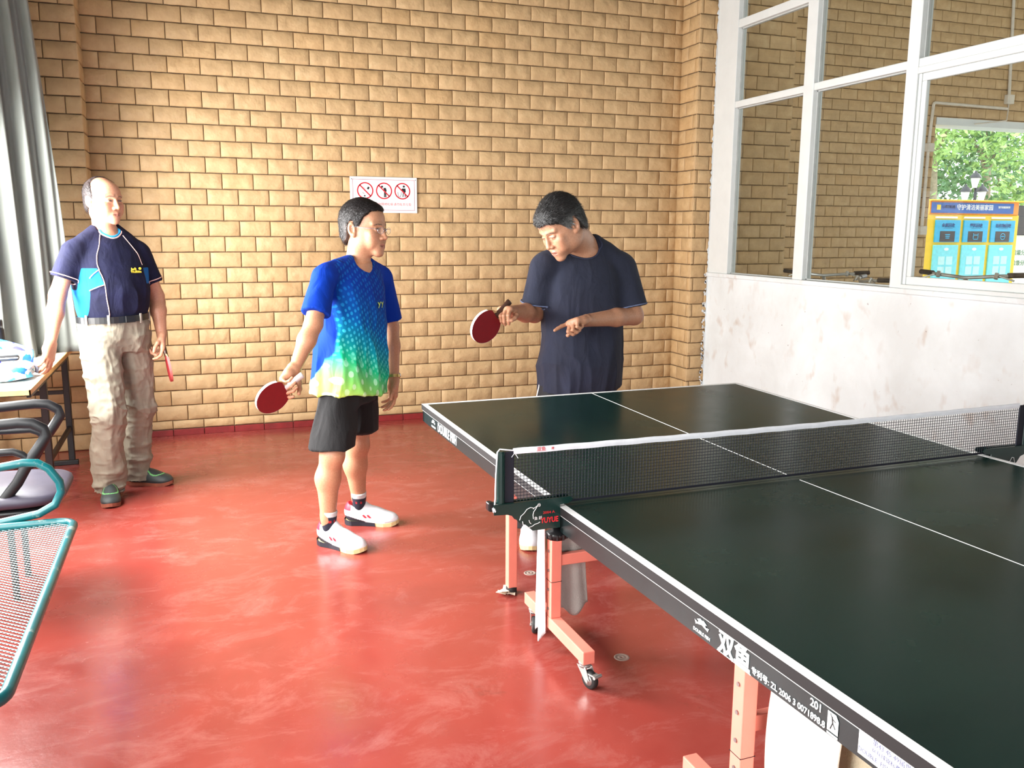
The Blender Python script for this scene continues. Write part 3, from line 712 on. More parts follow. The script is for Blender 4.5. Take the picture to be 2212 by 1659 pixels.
# ------------------------------------------------------------------ garden beyond: lamp post, palms, trees
def mat_leaf(name, a, b_):
    t = NT(name); oi = t.node('ShaderNodeTexCoord'); n = t.noise(t.coord('Object'), 1.7, 4, .6); n2 = t.noise(t.coord('Object'), 14, 2, .5)
    t.base(t.ramp(t.math('ADD', t.math('MULTIPLY', n, .5), t.math('MULTIPLY', n2, .5)), [(.35, a), (.65, b_)])); t.rough(.45)
    t.b.inputs['Transmission Weight'].default_value = 0.0; return t.m
M_LEAF1 = mat_leaf('bright_leaves', srgb(92, 138, 66), srgb(176, 206, 120)); M_LEAF2 = mat_leaf('deep_leaves', srgb(56, 100, 62), srgb(116, 158, 98)); M_PALM = mat_leaf('palm_leaves', srgb(104, 156, 116), srgb(180, 214, 168))
M_BARK = simple('grey_bark', srgb(142, 130, 110), .9, var=.25, nscale=12, bump=.5)
rr = random.Random(21)
def tree(x, y, zc, rx, rz, n, leaf, mat, label):
    e = empty('broadleaf_tree', (x, y, -.02)); tag(e, label, 'tree', 'trees in the garden')
    tr = MB(); tr.tube([(0, 0, 0), (.05, 0, zc*.5), (-.05, .1, zc)], [.16, .12, .06], 10)
    for k in range(5): a = k*1.3; tr.tube([(-.02, .05, zc*.7), (rx*.4*math.cos(a), rx*.4*math.sin(a), zc+rz*.2)], [.06, .02], 7)
    tr.build('trunk', M_BARK, e)
    c = MB(); cl = [(rr.gauss(0, .45), rr.gauss(0, .45), rr.gauss(0, .45)) for _ in range(26)]
    for i in range(n):
        g = cl[rr.randrange(26)]; p = Vector(((g[0]+rr.gauss(0, .16))*rx, (g[1]+rr.gauss(0, .16))*rx, zc+(g[2]+rr.gauss(0, .16))*rz))
        if p.z < .3: continue
        d = Vector((rr.gauss(0, 1), rr.gauss(0, 1), rr.gauss(-.4, .6))).normalized(); s = d.cross(Vector((rr.gauss(0, 1), rr.gauss(0, 1), rr.gauss(0, 1)))).normalized(); L_ = leaf*rr.uniform(.6, 1.3)
        nn = d.cross(s)*L_*.08
        c.add([p, p+d*L_*.5+s*L_*.28+nn, p+d*L_, p+d*L_*.5-s*L_*.28+nn], [(0, 1, 2, 3)])
    o = c.build('foliage', mat, e); o['kind'] = 'stuff'
def palm(x, y, h, L_, n, label, lean=.1):
    e = empty('palm_tree', (x, y, -.02)); tag(e, label, 'palm', 'palms in the garden')
    t_ = MB(); t_.tube([(0, 0, 0), (lean*.4, 0, h*.5), (lean, 0, h)], [.15, .11, .09], 10); t_.build('trunk', M_BARK, e)
    for k in range(n):
        a = 2*math.pi*k/n+rr.uniform(-.2, .2); el = rr.uniform(.15, 1.1); f = MB(); pts = []; l = L_*rr.uniform(.8, 1.1)
        for i in range(13):
            t = i/12; r_ = l*t*math.cos(el)*(1-.15*t); z = l*t*math.sin(el)-l*.75*t*t; pts.append(Vector((lean+r_*math.cos(a), r_*math.sin(a), h+z)))
        f.tube(pts, [.02*(1-.8*i/12) for i in range(13)], 5, cap=False)
        for i in range(1, 36):
            t = i/36*12; j = int(t); p = pts[j].lerp(pts[min(j+1, 12)], t-j); d = (pts[min(j+1, 12)]-pts[max(j-1, 0)]).normalized(); sd = d.cross(Vector((0, 0, 1))).normalized()
            ll = l*.30*math.sin(math.pi*min(.98, .12+.86*i/36))
            for s in (-1, 1):
                q = p+(sd*s*.75+d*.55+Vector((0, 0, -.35))).normalized()*ll; w = d*.022
                f.add([p-w, p+w, q], [(0, 1, 2)])
        f.build('frond', M_PALM, e)
for (x, y, zc, rx, rz, mt, lf, lb) in ((16.2, 18.5, 4.6, 2.0, 2.2, M_LEAF1, .20, 'bright green tree left of the garden lamp'), (19.4, 19.5, 5.2, 2.4, 2.4, M_LEAF1, .20, 'sunlit tree above the garden lamp'), (22.6, 20.5, 4.8, 2.3, 2.4, M_LEAF2, .20, 'dark tree right of the garden lamp'), (18.0, 24.0, 3.2, 3.0, 2.4, M_LEAF2, .26, 'deep green tree low behind the palms'), (24.5, 26.0, 3.4, 3.4, 2.8, M_LEAF2, .28, 'dense dark tree far behind the lamp'), (28.5, 25.0, 4.2, 3.0, 3.0, M_LEAF1, .26, 'pale tree at the far right of the garden'), (21.5, 27.5, 6.4, 3.2, 2.6, M_LEAF1, .28, 'tall pale tree at the back of the garden')):
    tree(x, y, zc, rx, rz, 2600, lf, mt, lb)
palm(15.6, 17.0, 1.9, 2.0, 15, 'feathery palm at the left of the garden view'); palm(21.0, 18.6, 1.7, 2.3, 16, 'broad palm beside the garden lamp', .2); palm(19.0, 20.8, 2.6, 2.2, 15, 'arching palm behind the garden lamp'); palm(23.2, 19.6, 1.5, 2.0, 14, 'low palm at the right of the garden view')
lp = empty('garden_lamp', (15.08, 14.0, -.02)); lp.scale = (.65, .65, .80); tag(lp, 'three-headed garden lamp post with white lanterns', 'lamp')
M_LAMPMETAL = simple('dark_lamp_metal', srgb(44, 48, 52), .4, metal=.4); M_LANTERN = simple('white_lantern_glass', srgb(244, 244, 240), .3)
MB().lathe([(0, 0), (.18, 0), (.18, .1), (.07, .3), (.055, 1.5), (.07, 2.4), (.05, 2.5), (.05, 3.05), (0, 3.05)], 14).build('pole', M_LAMPMETAL, lp)
for (dx, z0) in ((-.06, 3.05), (-.44, 2.68), (.28, 2.70)):
    q = MB(); q.lathe([(.0, 0), (.07, 0), (.14, .26), (.0, .26)], 8, Matrix.Translation((dx, 0, z0))); l_ = q.build('lantern', M_LANTERN, lp)
    q = MB(); q.lathe([(.20, .26), (.17, .30), (.10, .38), (.05, .40), (.03, .45), (0, .46)], 8, Matrix.Translation((dx, 0, z0))); q.build('lantern_cap', M_LAMPMETAL, l_)
    if abs(dx) > .1: q = MB(); q.tube([(0, 0, 2.55), (dx*.6, 0, 2.48), (dx, 0, 2.56), (dx, 0, z0)], .02, 7); q.build('arm', M_LAMPMETAL, lp)
tag(MB().bbox((13.5, 15.6, -.02), (27, 15.8, .75), .03).build('wall_planter', simple('planter_stone', srgb(206, 202, 194), .8)), 'pale low planter wall at the edge of the garden', kind='structure')
# ------------------------------------------------------------------ left side: desk, chair, bench, curtain
M_DESKTOP = simple('pale_laminate', srgb(232, 226, 214), 0.4, var=0.04)
M_DESKEDGE = simple('tan_wood_edge', srgb(196, 150, 92), 0.5, var=0.15, nscale=40)
M_BLACKSTEEL = simple('black_steel', srgb(16, 17, 20), 0.45)
def mat_teal():
    t = NT('worn_teal_enamel'); v = t.coord('Object'); f = t.noise(v, 18, 6, 0.7); g = t.noise(v, 6, 4, 0.6)
    c = t.ramp(g, [(0.3, srgb(0, 74, 80)), (0.7, srgb(6, 98, 102))])
    t.base(t.mix(t.ramp(f, [(0.60, (0, 0, 0, 1)), (0.68, (0.8, 0.8, 0.8, 1))]), c, srgb(150, 150, 140))); t.rough(0.32); return t.m
M_TEAL = mat_teal()
M_MESHPAINT = simple('pale_teal_mesh_paint', srgb(112, 148, 152), 0.4, var=0.12)
desk = empty('desk', (-1.83, 4.56, 0)); tag(desk, 'narrow folding desk with pale top and tan edge by the curtain', 'desk')
D = lambda x, y, z: (x+1.83, y-4.56, z)
MB().bbox(D(-2.20, 3.775, .712), D(-1.625, 5.345, .731), .002).build('desktop', M_DESKTOP, desk)
b = MB(); b.box(D(-2.202, 3.770, .706), D(-1.620, 3.776, .730)); b.box(D(-1.626, 3.770, .706), D(-1.620, 5.350, .730)); b.box(D(-2.202, 5.344, .706), D(-1.620, 5.350, .730)); b.build('edge_band', M_DESKEDGE, desk)
MB().bbox(D(-1.660, 3.90, .672), D(-1.640, 5.25, .706), .003).build('rail', M_BLACKSTEEL, desk); MB().bbox(D(-2.18, 3.90, .672), D(-2.16, 5.25, .706), .003).build('rail', M_BLACKSTEEL, desk)
for y in (4.42, 5.26):
    for x in (-1.665, -2.16): MB().bbox(D(x-.018, y-.018, .03), D(x+.018, y+.018, .690), .004).build('leg', M_BLACKSTEEL, desk)
    MB().bbox(D(-2.19, y-.016, 0), D(-1.63, y+.016, .03), .004).build('foot_bar', M_BLACKSTEEL, desk)
    MB().bbox(D(-2.16, y-.010, .45), D(-1.665, y+.010, .475), .003).build('cross_rail', M_BLACKSTEEL, desk)
MB().bbox(D(-1.675, 4.42, .22), D(-1.655, 5.26, .25), .003).build('stretcher', M_BLACKSTEEL, desk)

# things on the desk: patterned bundle, flat pouch, dark case, black flask
def mat_patterned(name, stops, scale, seed):
    t = NT(name); v = t.coord('Object', loc=(seed, seed, 0), scale=(1, 1.6, 1))
    n = t.noise(v, scale, 2, .5, 1.0); vo = t.node('ShaderNodeTexVoronoi'); vo.inputs['Scale'].default_value = scale*1.4; t.link(v, vo.inputs['Vector'])
    s = t.node('ShaderNodeSeparateColor'); t.link(vo.outputs['Color'], s.inputs[0])
    t.base(t.ramp(t.math('ADD', t.math('MULTIPLY', s.outputs[0], .7), t.math('MULTIPLY', n, .3)), stops, 'CONSTANT')); t.rough(.6)
    t.bump(t.noise(v, 30, 3), .3, .01); return t.m
def lump(name, c, r, seed, label, cat, mat, rz=0, flat=0):
    e = empty(name, (c[0], c[1], .731), rz); tag(e, label, cat)
    b = MB(); nu, nv = 36, 18
    def fn(u, v):
        a = 2*math.pi*u; p = math.pi*(v-.5); ca = math.cos(p); x, y, z = ca*math.cos(a), ca*math.sin(a), math.sin(p)
        q = abs(x)**2.6+abs(y)**2.6; q = max(q, 1e-9)
        k = 1+.16*float(fbmp((x, y, z), seed))
        zz = r[2]*(1+z)*k*.5*2
        return (x*r[0]*k, y*r[1]*k, max(0.0, zz*(.5 if z < 0 else 1)*.5+(.0)))
    b.grid(fn, nu, nv); o = b.build('cover', mat, e); return e
def fbmp(p, seed):
    return math.sin(p[0]*5+seed)*.5+math.sin(p[1]*7+seed*2+p[2]*3)*.4+math.sin(p[2]*9+p[0]*6+seed)*.35
M_PAT1 = mat_patterned('blue_purple_print', [(0, srgb(238, 244, 250)), (.28, srgb(30, 130, 220)), (.42, srgb(60, 60, 190)), (.58, srgb(120, 210, 235)), (.72, srgb(235, 242, 250)), (.86, srgb(20, 90, 190))], 11, 1.3)
M_PAT2 = mat_patterned('white_cyan_print', [(0, srgb(214, 222, 230)), (.50, srgb(90, 180, 212)), (.62, srgb(214, 222, 230)), (.74, srgb(40, 120, 190)), (.82, srgb(212, 220, 228))], 9, 4.1)
lump('cloth_bag', (-1.865, 4.45), (.155, .15, .150), 2.0, 'crumpled blue and purple patterned bag on the desk', 'bag', M_PAT1)
pz = lump('flat_pouch', (-1.800, 4.12), (.150, .155, .075), 5.0, 'flat white pouch with pale blue flowers at the desk corner', 'pouch', M_PAT2)
b = MB(); b.tube([(.05, .14, .066), (.09, .12, .072), (.128, .10, .060), (.150, .07, .042), (.150, .05, .02)], .010, 8, flat=.35); b.build('strap', simple('grey_strap', srgb(92, 96, 112), .6), pz)
cs = empty('bat_case', (-1.845, 4.285, .802), .15); tag(cs, 'slim black case lying across the bags on the desk', 'case')
MB().bbox((-.12, -.045, .0), (.105, .045, .028), .012).build('case_body', M_BLACK, cs); MB().bbox((-.115, -.047, .013), (.100, -.044, .018), .001).build('zip', simple('pale_zip', srgb(210, 210, 215), .4), cs)
fl = empty('flask', (-1.90, 4.64, .731)); tag(fl, 'black lidded flask standing behind the bags', 'flask')
MB().lathe([(0, 0), (.040, 0), (.042, .01), (.042, .19), (.036, .20)], 20).build('flask_body', M_BLACK, fl); MB().lathe([(.0, .245), (.034, .245), (.037, .240), (.037, .20), (.0, .20)], 20).build('flask_lid', simple('dark_lid', srgb(30, 30, 34), .3), fl)

# office chair
ch = empty('office_chair', (-1.68, 3.2, 0)); tag(ch, 'dark padded chair with looped black armrests', 'chair')
Cc = lambda x, y, z: (x+1.68, y-3.2, z)
def rslab(b, x0, x1, y0, y1, z0, z1, r, dome=.02):
    n = 44; P = []
    for k in range(n):
        t = 2*math.pi*k/n; cx, sx = math.cos(t), math.sin(t); e_ = .45
        P.append(((x0+x1)/2+(x1-x0)/2*math.copysign(abs(cx)**e_, cx), (y0+y1)/2+(y1-y0)/2*math.copysign(abs(sx)**e_, sx)))
    rings = [(.86, z0), (.97, z0+.010), (1.0, (z0+z1)/2), (.985, z1-.012), (.93, z1-.002), (.75, z1+dome*.6), (.40, z1+dome), (.01, z1+dome)]
    cx, cy = (x0+x1)/2, (y0+y1)/2
    vs = [(cx+(p[0]-cx)*s, cy+(p[1]-cy)*s, z) for s, z in rings for p in P]; m = len(rings)
    b.smooth = True; b.add([Cc(*v) for v in vs], [(i*n+k, i*n+(k+1) % n, (i+1)*n+(k+1) % n, (i+1)*n+k) for i in range(m-1) for k in range(n)]+[tuple(range(n-1, -1, -1))])
b = MB(); rslab(b, -1.93, -1.41, 2.97, 3.43, .395, .445, .06); b.build('seat_cushion', simple('purple_grey_vinyl', srgb(58, 54, 68), .5, var=.1), ch)
b = MB(); rslab(b, -1.91, -1.44, 2.99, 3.41, .355, .397, .05, 0); b.build('seat_shell', M_BLACK, ch)
for (y, s) in ((3.005, 1), (3.40, 0)):
    pts = [(-1.88, .60), (-1.80, .68), (-1.70, .722), (-1.609, .728), (-1.547, .731), (-1.500, .726), (-1.463, .703), (-1.454, .677), (-1.484, .630), (-1.52, .580), (-1.566, .499), (-1.636, .411), (-1.68, .375)]
    b = MB(); b.tube([Cc(x, y, z) for x, z in pts], .014, 10, flat=1.5); b.build('armrest', M_BLACKSTEEL, ch)
    b = MB(); b.tube([Cc(x, y, z) for x, z in [(-1.86, .60), (-1.75, .622), (-1.618, .621), (-1.572, .621), (-1.542, .607), (-1.522, .585)]], .011, 8, flat=1.3); b.build('arm_brace', M_BLACKSTEEL, ch)
b = MB(); b.grid(lambda u, v: Cc(-1.93-.06*math.sin(v*1.5)+.03*math.cos((u-.5)*3), 3.0+.40*u, .50+.42*v), 10, 10); b.build('backrest', simple('purple_grey_vinyl2', srgb(92, 86, 104), .5), ch, .03)
for (x, y) in ((-1.62, 3.08), (-1.62, 3.34), (-1.88, 3.08), (-1.88, 3.34)):
    MB().tube([Cc(x, y, .36), Cc(x, y, .0)], .013, 10).build('leg', simple('dark_chair_leg', srgb(70, 66, 60), .4, metal=.4), ch)

# perforated metal bench
bn = empty('metal_bench', (-1.60, 2.05, 0)); tag(bn, 'teal metal bench with an expanded mesh seat and looped armrest', 'bench')
Bc = lambda x, y, z: (x+1.60, y-2.05, z)
X0, X1, Y0, Y1, ZS = -1.88, -1.340, 1.385, 2.700, .425
def rrect(x0, x1, y0, y1, r, n=6):
    P = []
    for (cx, cy, a0) in ((x1-r, y1-r, 0), (x0+r, y1-r, 90), (x0+r, y0+r, 180), (x1-r, y0+r, 270)):
        for k in range(n+1): a = math.radians(a0+90*k/n); P.append((cx+r*math.cos(a), cy+r*math.sin(a)))
    return P
b = MB(); b.tube([Bc(x, y, ZS-.004) for x, y in rrect(X0, X1, Y0, Y1, .06)], .0155, 12, closed=True); b.build('seat_frame', M_TEAL, bn)
# expanded metal: zigzag strands
m = MB(); px_, py_ = .0095, .019; w_ = .0016; nx_ = int((X1-X0-.02)/px_); ny_ = int((Y1-Y0-.02)/py_)
def sz(x): return ZS-.010*math.sin(math.pi*(x-X0)/(X1-X0))-.002+.012*max(0, (x-(X1-.06))/.06)*0
for i in range(nx_+1):
    xb = X0+.010+px_*i
    for j in range(ny_):
        y = Y0+.010+py_*j
        if xb > X1-.04 and (y < Y0+.04 or y > Y1-.045): continue
        s = 1 if (i % 2 == 0) else -1
        pa = (xb-s*px_*.5, y); pb = (xb+s*px_*.5, y+py_*.5); pc = (xb-s*px_*.5, y+py_)
        for (p, q) in ((pa, pb), (pb, pc)):
            za, zb_ = sz(p[0]), sz(q[0])
            m.add([Bc(p[0]-w_, p[1], za), Bc(p[0]+w_, p[1], za+.0025), Bc(q[0]+w_, q[1], zb_+.0025), Bc(q[0]-w_, q[1], zb_)], [(0, 1, 2, 3)])
o = m.build('seat_mesh', M_MESHPAINT, bn); o['kind'] = 'stuff'
arm = [(-1.86, .52), (-1.80, .575), (-1.70, .615), (-1.564, .633), (-1.492, .643), (-1.448, .639), (-1.414, .616), (-1.383, .565), (-1.379, .527), (-1.402, .481), (-1.456, .452), (-1.582, .432), (-1.75, .41), (-1.88, .40)]
for y in (2.722, 1.363):
    b = MB(); b.tube([Bc(x, y, z) for x, z in arm], .0150, 12); b.build('armrest', M_TEAL, bn)
b = MB(); b.tube([Bc(-1.90, y, z) for y, z in [(1.40, .45), (1.39, .85), (1.45, .88), (2.65, .88), (2.70, .85), (2.70, .45)]], .015, 10); b.build('back_frame', M_TEAL, bn)
for y in (1.60, 2.50):
    b = MB(); b.tube([Bc(-1.60, y, 0), Bc(-1.60, y, .38), Bc(-1.61, y, .405), Bc(-1.80, y, .405), Bc(-1.85, y, .38), Bc(-1.90, y, 0)], .018, 10); b.build('leg_frame', M_TEAL, bn)

# curtain
def mat_curtain():
    t = NT('grey_blackout_curtain'); v = t.coord('Object'); f = t.noise(t.coord('Object', scale=(1, 1, .3)), 5, 4, .5)
    t.base(t.ramp(f, [(.3, srgb(104, 108, 103)), (.7, srgb(124, 128, 122))])); t.rough(.55); t.bump(t.noise(v, 500, 2), .1, .003)
    t.b.inputs['Sheen Weight'].default_value = .2; return t.m
cu = MB()
def cfn(u, v):
    z = .733+2.65*v; w = 1-v                                # w: 1 at the bottom
    ax_, ay_ = -2.28, 4.60-.02*w; bx_, by_ = -1.735+.150*w+.035*math.sin(w*3), 5.02+.10*w
    x = ax_+(bx_-ax_)*u; y = ay_+(by_-ay_)*u
    amp = (.040+.020*w)*(.35+.65*math.sin(math.pi*min(1, u*1.1)))
    ph = u*6.2*2*math.pi+.9*math.sin(w*2.2)
    d = amp*math.sin(ph)+.012*math.sin(ph*2.3+w*4)
    L_ = math.hypot(bx_-ax_, by_-ay_); nx, ny = (by_-ay_)/L_, -(bx_-ax_)/L_
    flare = .02*math.exp(-v*14)
    return (x+nx*d+flare*math.sin(ph*.5), y+ny*d, z+(.015*math.sin(u*9) if v == 0 else 0)*0)
cu.grid(cfn, 220, 60)
co = cu.build('curtain', mat_curtain(), None, .004); tag(co, 'heavy grey curtain gathered beside the window, hem on the desk', 'curtain')

# ------------------------------------------------------------------ notice board on the brick wall
sg = empty('notice_sign', (.4715, YB-.022, 1.714)); tag(sg, 'white no-smoking, no-spitting and no-littering sign on the bricks', 'sign')
MB().bbox((-.2505, -.004, -.130), (.2505, .004, .130), .003).build('board', simple('white_sign_board', srgb(240, 240, 240), .35, var=.01), sg)
M_SIGNRED = simple('sign_red', srgb(190, 22, 40), .5); M_SIGNBLK = simple('sign_black', srgb(20, 20, 22), .5); M_SIGNLINE = simple('sign_border', srgb(150, 60, 80), .5)
b = MB()
for (x0, z0, x1, z1) in ((-.232, .108, .232, .111), (-.232, -.111, .232, -.108), (-.232, -.111, -.229, .111), (.229, -.111, .232, .111)): b.box((x0, -.0046, z0), (x1, -.0038, z1))
b.build('border', M_SIGNLINE, sg)
def disc(b, cx, cz, r, y=-.0048, n=16): b.add([(cx+r*math.cos(2*math.pi*k/n), y, cz+r*math.sin(2*math.pi*k/n)) for k in range(n)], [tuple(range(n))])
def stroke(b, p, q, w, y=-.0048):
    d = Vector((q[0]-p[0], 0, q[1]-p[1])); nn = Vector((-d.z, 0, d.x)).normalized()*w/2; P = Vector((p[0], y, p[1])); Q = Vector((q[0], y, q[1])); b.add([P+nn, P-nn, Q-nn, Q+nn], [(0, 1, 2, 3)])
for i, cx in enumerate((-.140, 0.0, .138)):
    r = MB(); cz = .030; n = 36; R0, R1 = .0605, .0515
    vs = [(cx+R*math.cos(2*math.pi*k/n), -.0052, cz+R*math.sin(2*math.pi*k/n)) for R in (R0, R1) for k in range(n)]
    r.add(vs, [(k, n+k, n+(k+1) % n, (k+1) % n) for k in range(n)]); stroke(r, (cx-.041, cz+.041), (cx+.041, cz-.041), .009, -.0052)
    ro = r.build('prohibition_ring', M_SIGNRED, sg)
    k = MB()
    if i == 0:
        k.add([(cx+x, -.0048, cz+z) for x, z in [(.022, .030), (.034, .022), (.024, .006), (.012, .014)]], [(0, 1, 2, 3)]); disc(k, cx-.004, cz-.038, .006); stroke(k, (cx-.020, cz-.014), (cx-.006, cz-.024), .003)
        stroke(k, (cx-.016, cz+.026), (cx-.008, cz+.022), .0015); stroke(k, (cx-.008, cz+.022), (cx-.004, cz+.012), .0015)
    elif i == 1:
        disc(k, cx-.014, cz+.030, .008); k.add([(cx+x, -.0048, cz+z) for x, z in [(-.004, .022), (.014, .022), (.020, .002), (.014, -.012), (.002, -.010), (-.002, .006)]], [(0, 1, 2, 3, 4, 5)]); stroke(k, (cx+.004, cz-.008), (cx+.003, cz-.046), .008); stroke(k, (cx+.012, cz-.008), (cx+.013, cz-.046), .008)
        for q in range(5): disc(k, cx-.022+.003*q, cz+.012-.012*q, .0012, n=6)
    else:
        disc(k, cx+.012, cz+.034, .0085); k.add([(cx+x, -.0048, cz+z) for x, z in [(-.002, .020), (.024, .020), (.026, -.004), (.018, -.012), (.004, -.010), (.002, .004), (-.008, .010)]], [(0, 1, 2, 3, 4, 5, 6)]); stroke(k, (cx+.008, cz-.008), (cx+.004, cz-.042), .006); stroke(k, (cx+.018, cz-.008), (cx+.022, cz-.042), .006)
        stroke(k, (cx-.036, cz-.006), (cx-.028, cz-.040), .003); stroke(k, (cx-.028, cz-.040), (cx-.014, cz-.040), .003); stroke(k, (cx-.014, cz-.040), (cx-.006, cz-.006), .003)
    k.build('pictogram', M_SIGNBLK, sg)
for cx, s in ((-.140, '请勿吸烟'), (0.0, '请勿随地吐痰'), (.138, '请勿乱丢垃圾')):
    text_mesh(s, .0225, M_SIGNRED, Matrix.Translation((cx, -.0045, -.068)), 'lettering', sg, .0003)
b = MB()
for x in (-.238, .238): b.tube([(x, -.004, .112), (x, -.0065, .112)], .0035, 8)
b.build('nail', M_SIGNBLK, sg)

# ------------------------------------------------------------------ cloths and scraps under the table
def mat_towel(name, col, var=.12):
    t = NT(name); v = t.coord('Object'); f = t.noise(v, 200, 3, .6); g = t.noise(v, 12, 3, .5)
    lo = tuple(c*(1-var) for c in col[:3])+(1,); t.base(t.mix(t.ramp(g, [(.3, (0, 0, 0, 1)), (.7, (1, 1, 1, 1))]), lo, col)); t.rough(.9); t.bump(f, .5, .006); return t.m
def cloth(name, p0, p1, z0, z1, amp, folds, label, mat, seed=0, lower=None, bulge=0.0):
    """hanging cloth between two top points; z0 bottom, z1 top"""
    b = MB(); d = Vector((p1[0]-p0[0], p1[1]-p0[1], 0)); L_ = d.length; nn = Vector((d.y, -d.x, 0)).normalized(); r = random.Random(seed)
    w0 = lower or (0.0, 1.0)
    def fn(u, v):
        t = w0[0]+(w0[1]-w0[0])*u if v < 1 else u; s = (u*v+(w0[0]+(w0[1]-w0[0])*u)*(1-v))
        off = amp*(1-.5*v)*math.sin(folds*2*math.pi*u+seed+.8*v)+bulge*math.sin(math.pi*v)
        zb = z0+.02*math.sin(u*7+seed)*(1-v)
        return (p0[0]+d.x*s+nn.x*off, p0[1]+d.y*s+nn.y*off, zb+(z1-zb)*v)
    b.grid(fn, 36, 24); o = b.build(name, mat, None, .005); tag(o, label, 'towel'); return o
cloth('hanging_towel', (.250, 2.000), (.350, 2.000), .130, .420, .007, 1.6, 'grey terry towel hung over the cross bar under the table', mat_towel('grey_terry', srgb(176, 174, 168)), 1, (0.02, 1.22))
cloth('hanging_towel', (.192, 1.985), (.192, 2.020), .050, .520, .010, 1.3, 'long white towel hanging beside the salmon caster post', mat_towel('white_terry', srgb(222, 218, 218)), 2, (-.1, 1.6))
cloth('hanging_towel', (.300, .845), (.285, .610), .120, .560, .015, 1.2, 'bright white cloth hung near the front table post', mat_towel('white_cotton', srgb(246, 240, 226), .03), 3, (-.05, .95), .02)
cloth('hanging_towel', (.330, .70), (.330, .40), .300, .560, .010, 2.0, 'beige worn cloth bundled behind the white one', mat_towel('beige_terry', srgb(186, 176, 150), .25), 4)
pw = MB(); pw.smooth = False
rr = random.Random(5)
for k in range(7):
    a = rr.uniform(0, 3.1); c = Vector((.232+rr.uniform(-.028, .026), 2.487+rr.uniform(-.02, .02), .008+rr.uniform(0, .012))); s = rr.uniform(.018, .030)
    pts = [c+Vector((s*math.cos(a+q*1.57), s*.8*math.sin(a+q*1.57), rr.uniform(-.008, .010))) for q in range(4)]; pw.add(pts, [(0, 1, 2), (0, 2, 3)])
o = pw.build('paper_wad', simple('cream_paper', srgb(228, 214, 190), .8), None, .002); tag(o, 'crumpled cream paper wedged at a table foot', 'paper'); 
mz = min((o.matrix_world @ v.co).z for v in o.data.vertices)
for v in o.data.vertices: v.co.z = max(v.co.z-mz, .0012)
for (x, y, lb) in ((.407, 2.664, 'small round metal floor socket near the white shoe'), (.434, 1.852, 'small round metal floor socket beside the front caster')):
    f_ = MB(); f_.lathe([(.004, .0), (.004, .0012), (.012, .0012), (.0125, .0004), (.019, .0004), (.020, .0018), (.026, .0012), (.027, 0)], 22)
    o = f_.build('floor_socket', simple('worn_brass', srgb(170, 150, 140), .5, metal=.3), None); o.location = (x, y, 0); tag(o, lb, 'socket', 'floor sockets')
# ------------------------------------------------------------------ smooth-surface modelling (distance fields -> one continuous mesh)
def V(*a): return np.array(a, np.float32)
def nrm(a): a = np.asarray(a, float); return a/np.linalg.norm(a)
_LAT = np.random.default_rng(11).random((32, 32, 32)).astype(np.float32)
def vnoise(P, scale, seed=0):
    q = np.asarray(P, np.float64)*np.asarray(scale)+seed*7.31+100
    i = np.floor(q).astype(int); f = q-i; f = f*f*(3-2*f)
    def L(a, b, c): return _LAT[(i[..., 0]+a) & 31, (i[..., 1]+b) & 31, (i[..., 2]+c) & 31]
    fx, fy, fz = f[..., 0], f[..., 1], f[..., 2]
    x00 = L(0, 0, 0)*(1-fx)+L(1, 0, 0)*fx; x10 = L(0, 1, 0)*(1-fx)+L(1, 1, 0)*fx
    x01 = L(0, 0, 1)*(1-fx)+L(1, 0, 1)*fx; x11 = L(0, 1, 1)*(1-fx)+L(1, 1, 1)*fx
    return (x00*(1-fy)+x10*fy)*(1-fz)+(x01*(1-fy)+x11*fy)*fz-0.5
def fbm(P, scale, seed=0, oct=3):
    s = np.asarray(scale, float); a = 1.0; r = 0
    for o in range(oct): r = r+a*vnoise(P, s, seed+o); s = s*2.03; a *= 0.5
    return r

class Prim:
    def __init__(self, fn, lo, hi, k=0.02, op='u'): self.fn, self.lo, self.hi, self.k, self.op = fn, np.array(lo, float), np.array(hi, float), k, op
def p_cone(a, b, ra, rb, k=0.02, op='u', cuts=()):
    a = np.asarray(a, float); b = np.asarray(b, float); ba = b-a; L2 = ba@ba
    def fn(P):
        pa = P-a; t = np.clip((pa@ba)/L2, 0, 1)
        d = np.sqrt(((pa-t[..., None]*ba)**2).sum(-1))-(ra+(rb-ra)*t)
        for (c, n) in cuts: d = np.maximum(d, (P-np.asarray(c))@np.asarray(n))
        return d
    m = max(ra, rb)
    return Prim(fn, np.minimum(a, b)-m, np.maximum(a, b)+m, k, op)
def p_ell(c, r, R=None, k=0.02, op='u'):
    c = np.asarray(c, float); r = np.asarray(r, float); Rm = np.eye(3) if R is None else np.asarray(R, float)
    def fn(P):
        q = (P-c)@Rm.T
        k0 = np.sqrt(((q/r)**2).sum(-1)); k1 = np.sqrt(((q/(r*r))**2).sum(-1))+1e-9
        return k0*(k0-1)/k1
    m = r.max(); return Prim(fn, c-m, c+m, k, op)
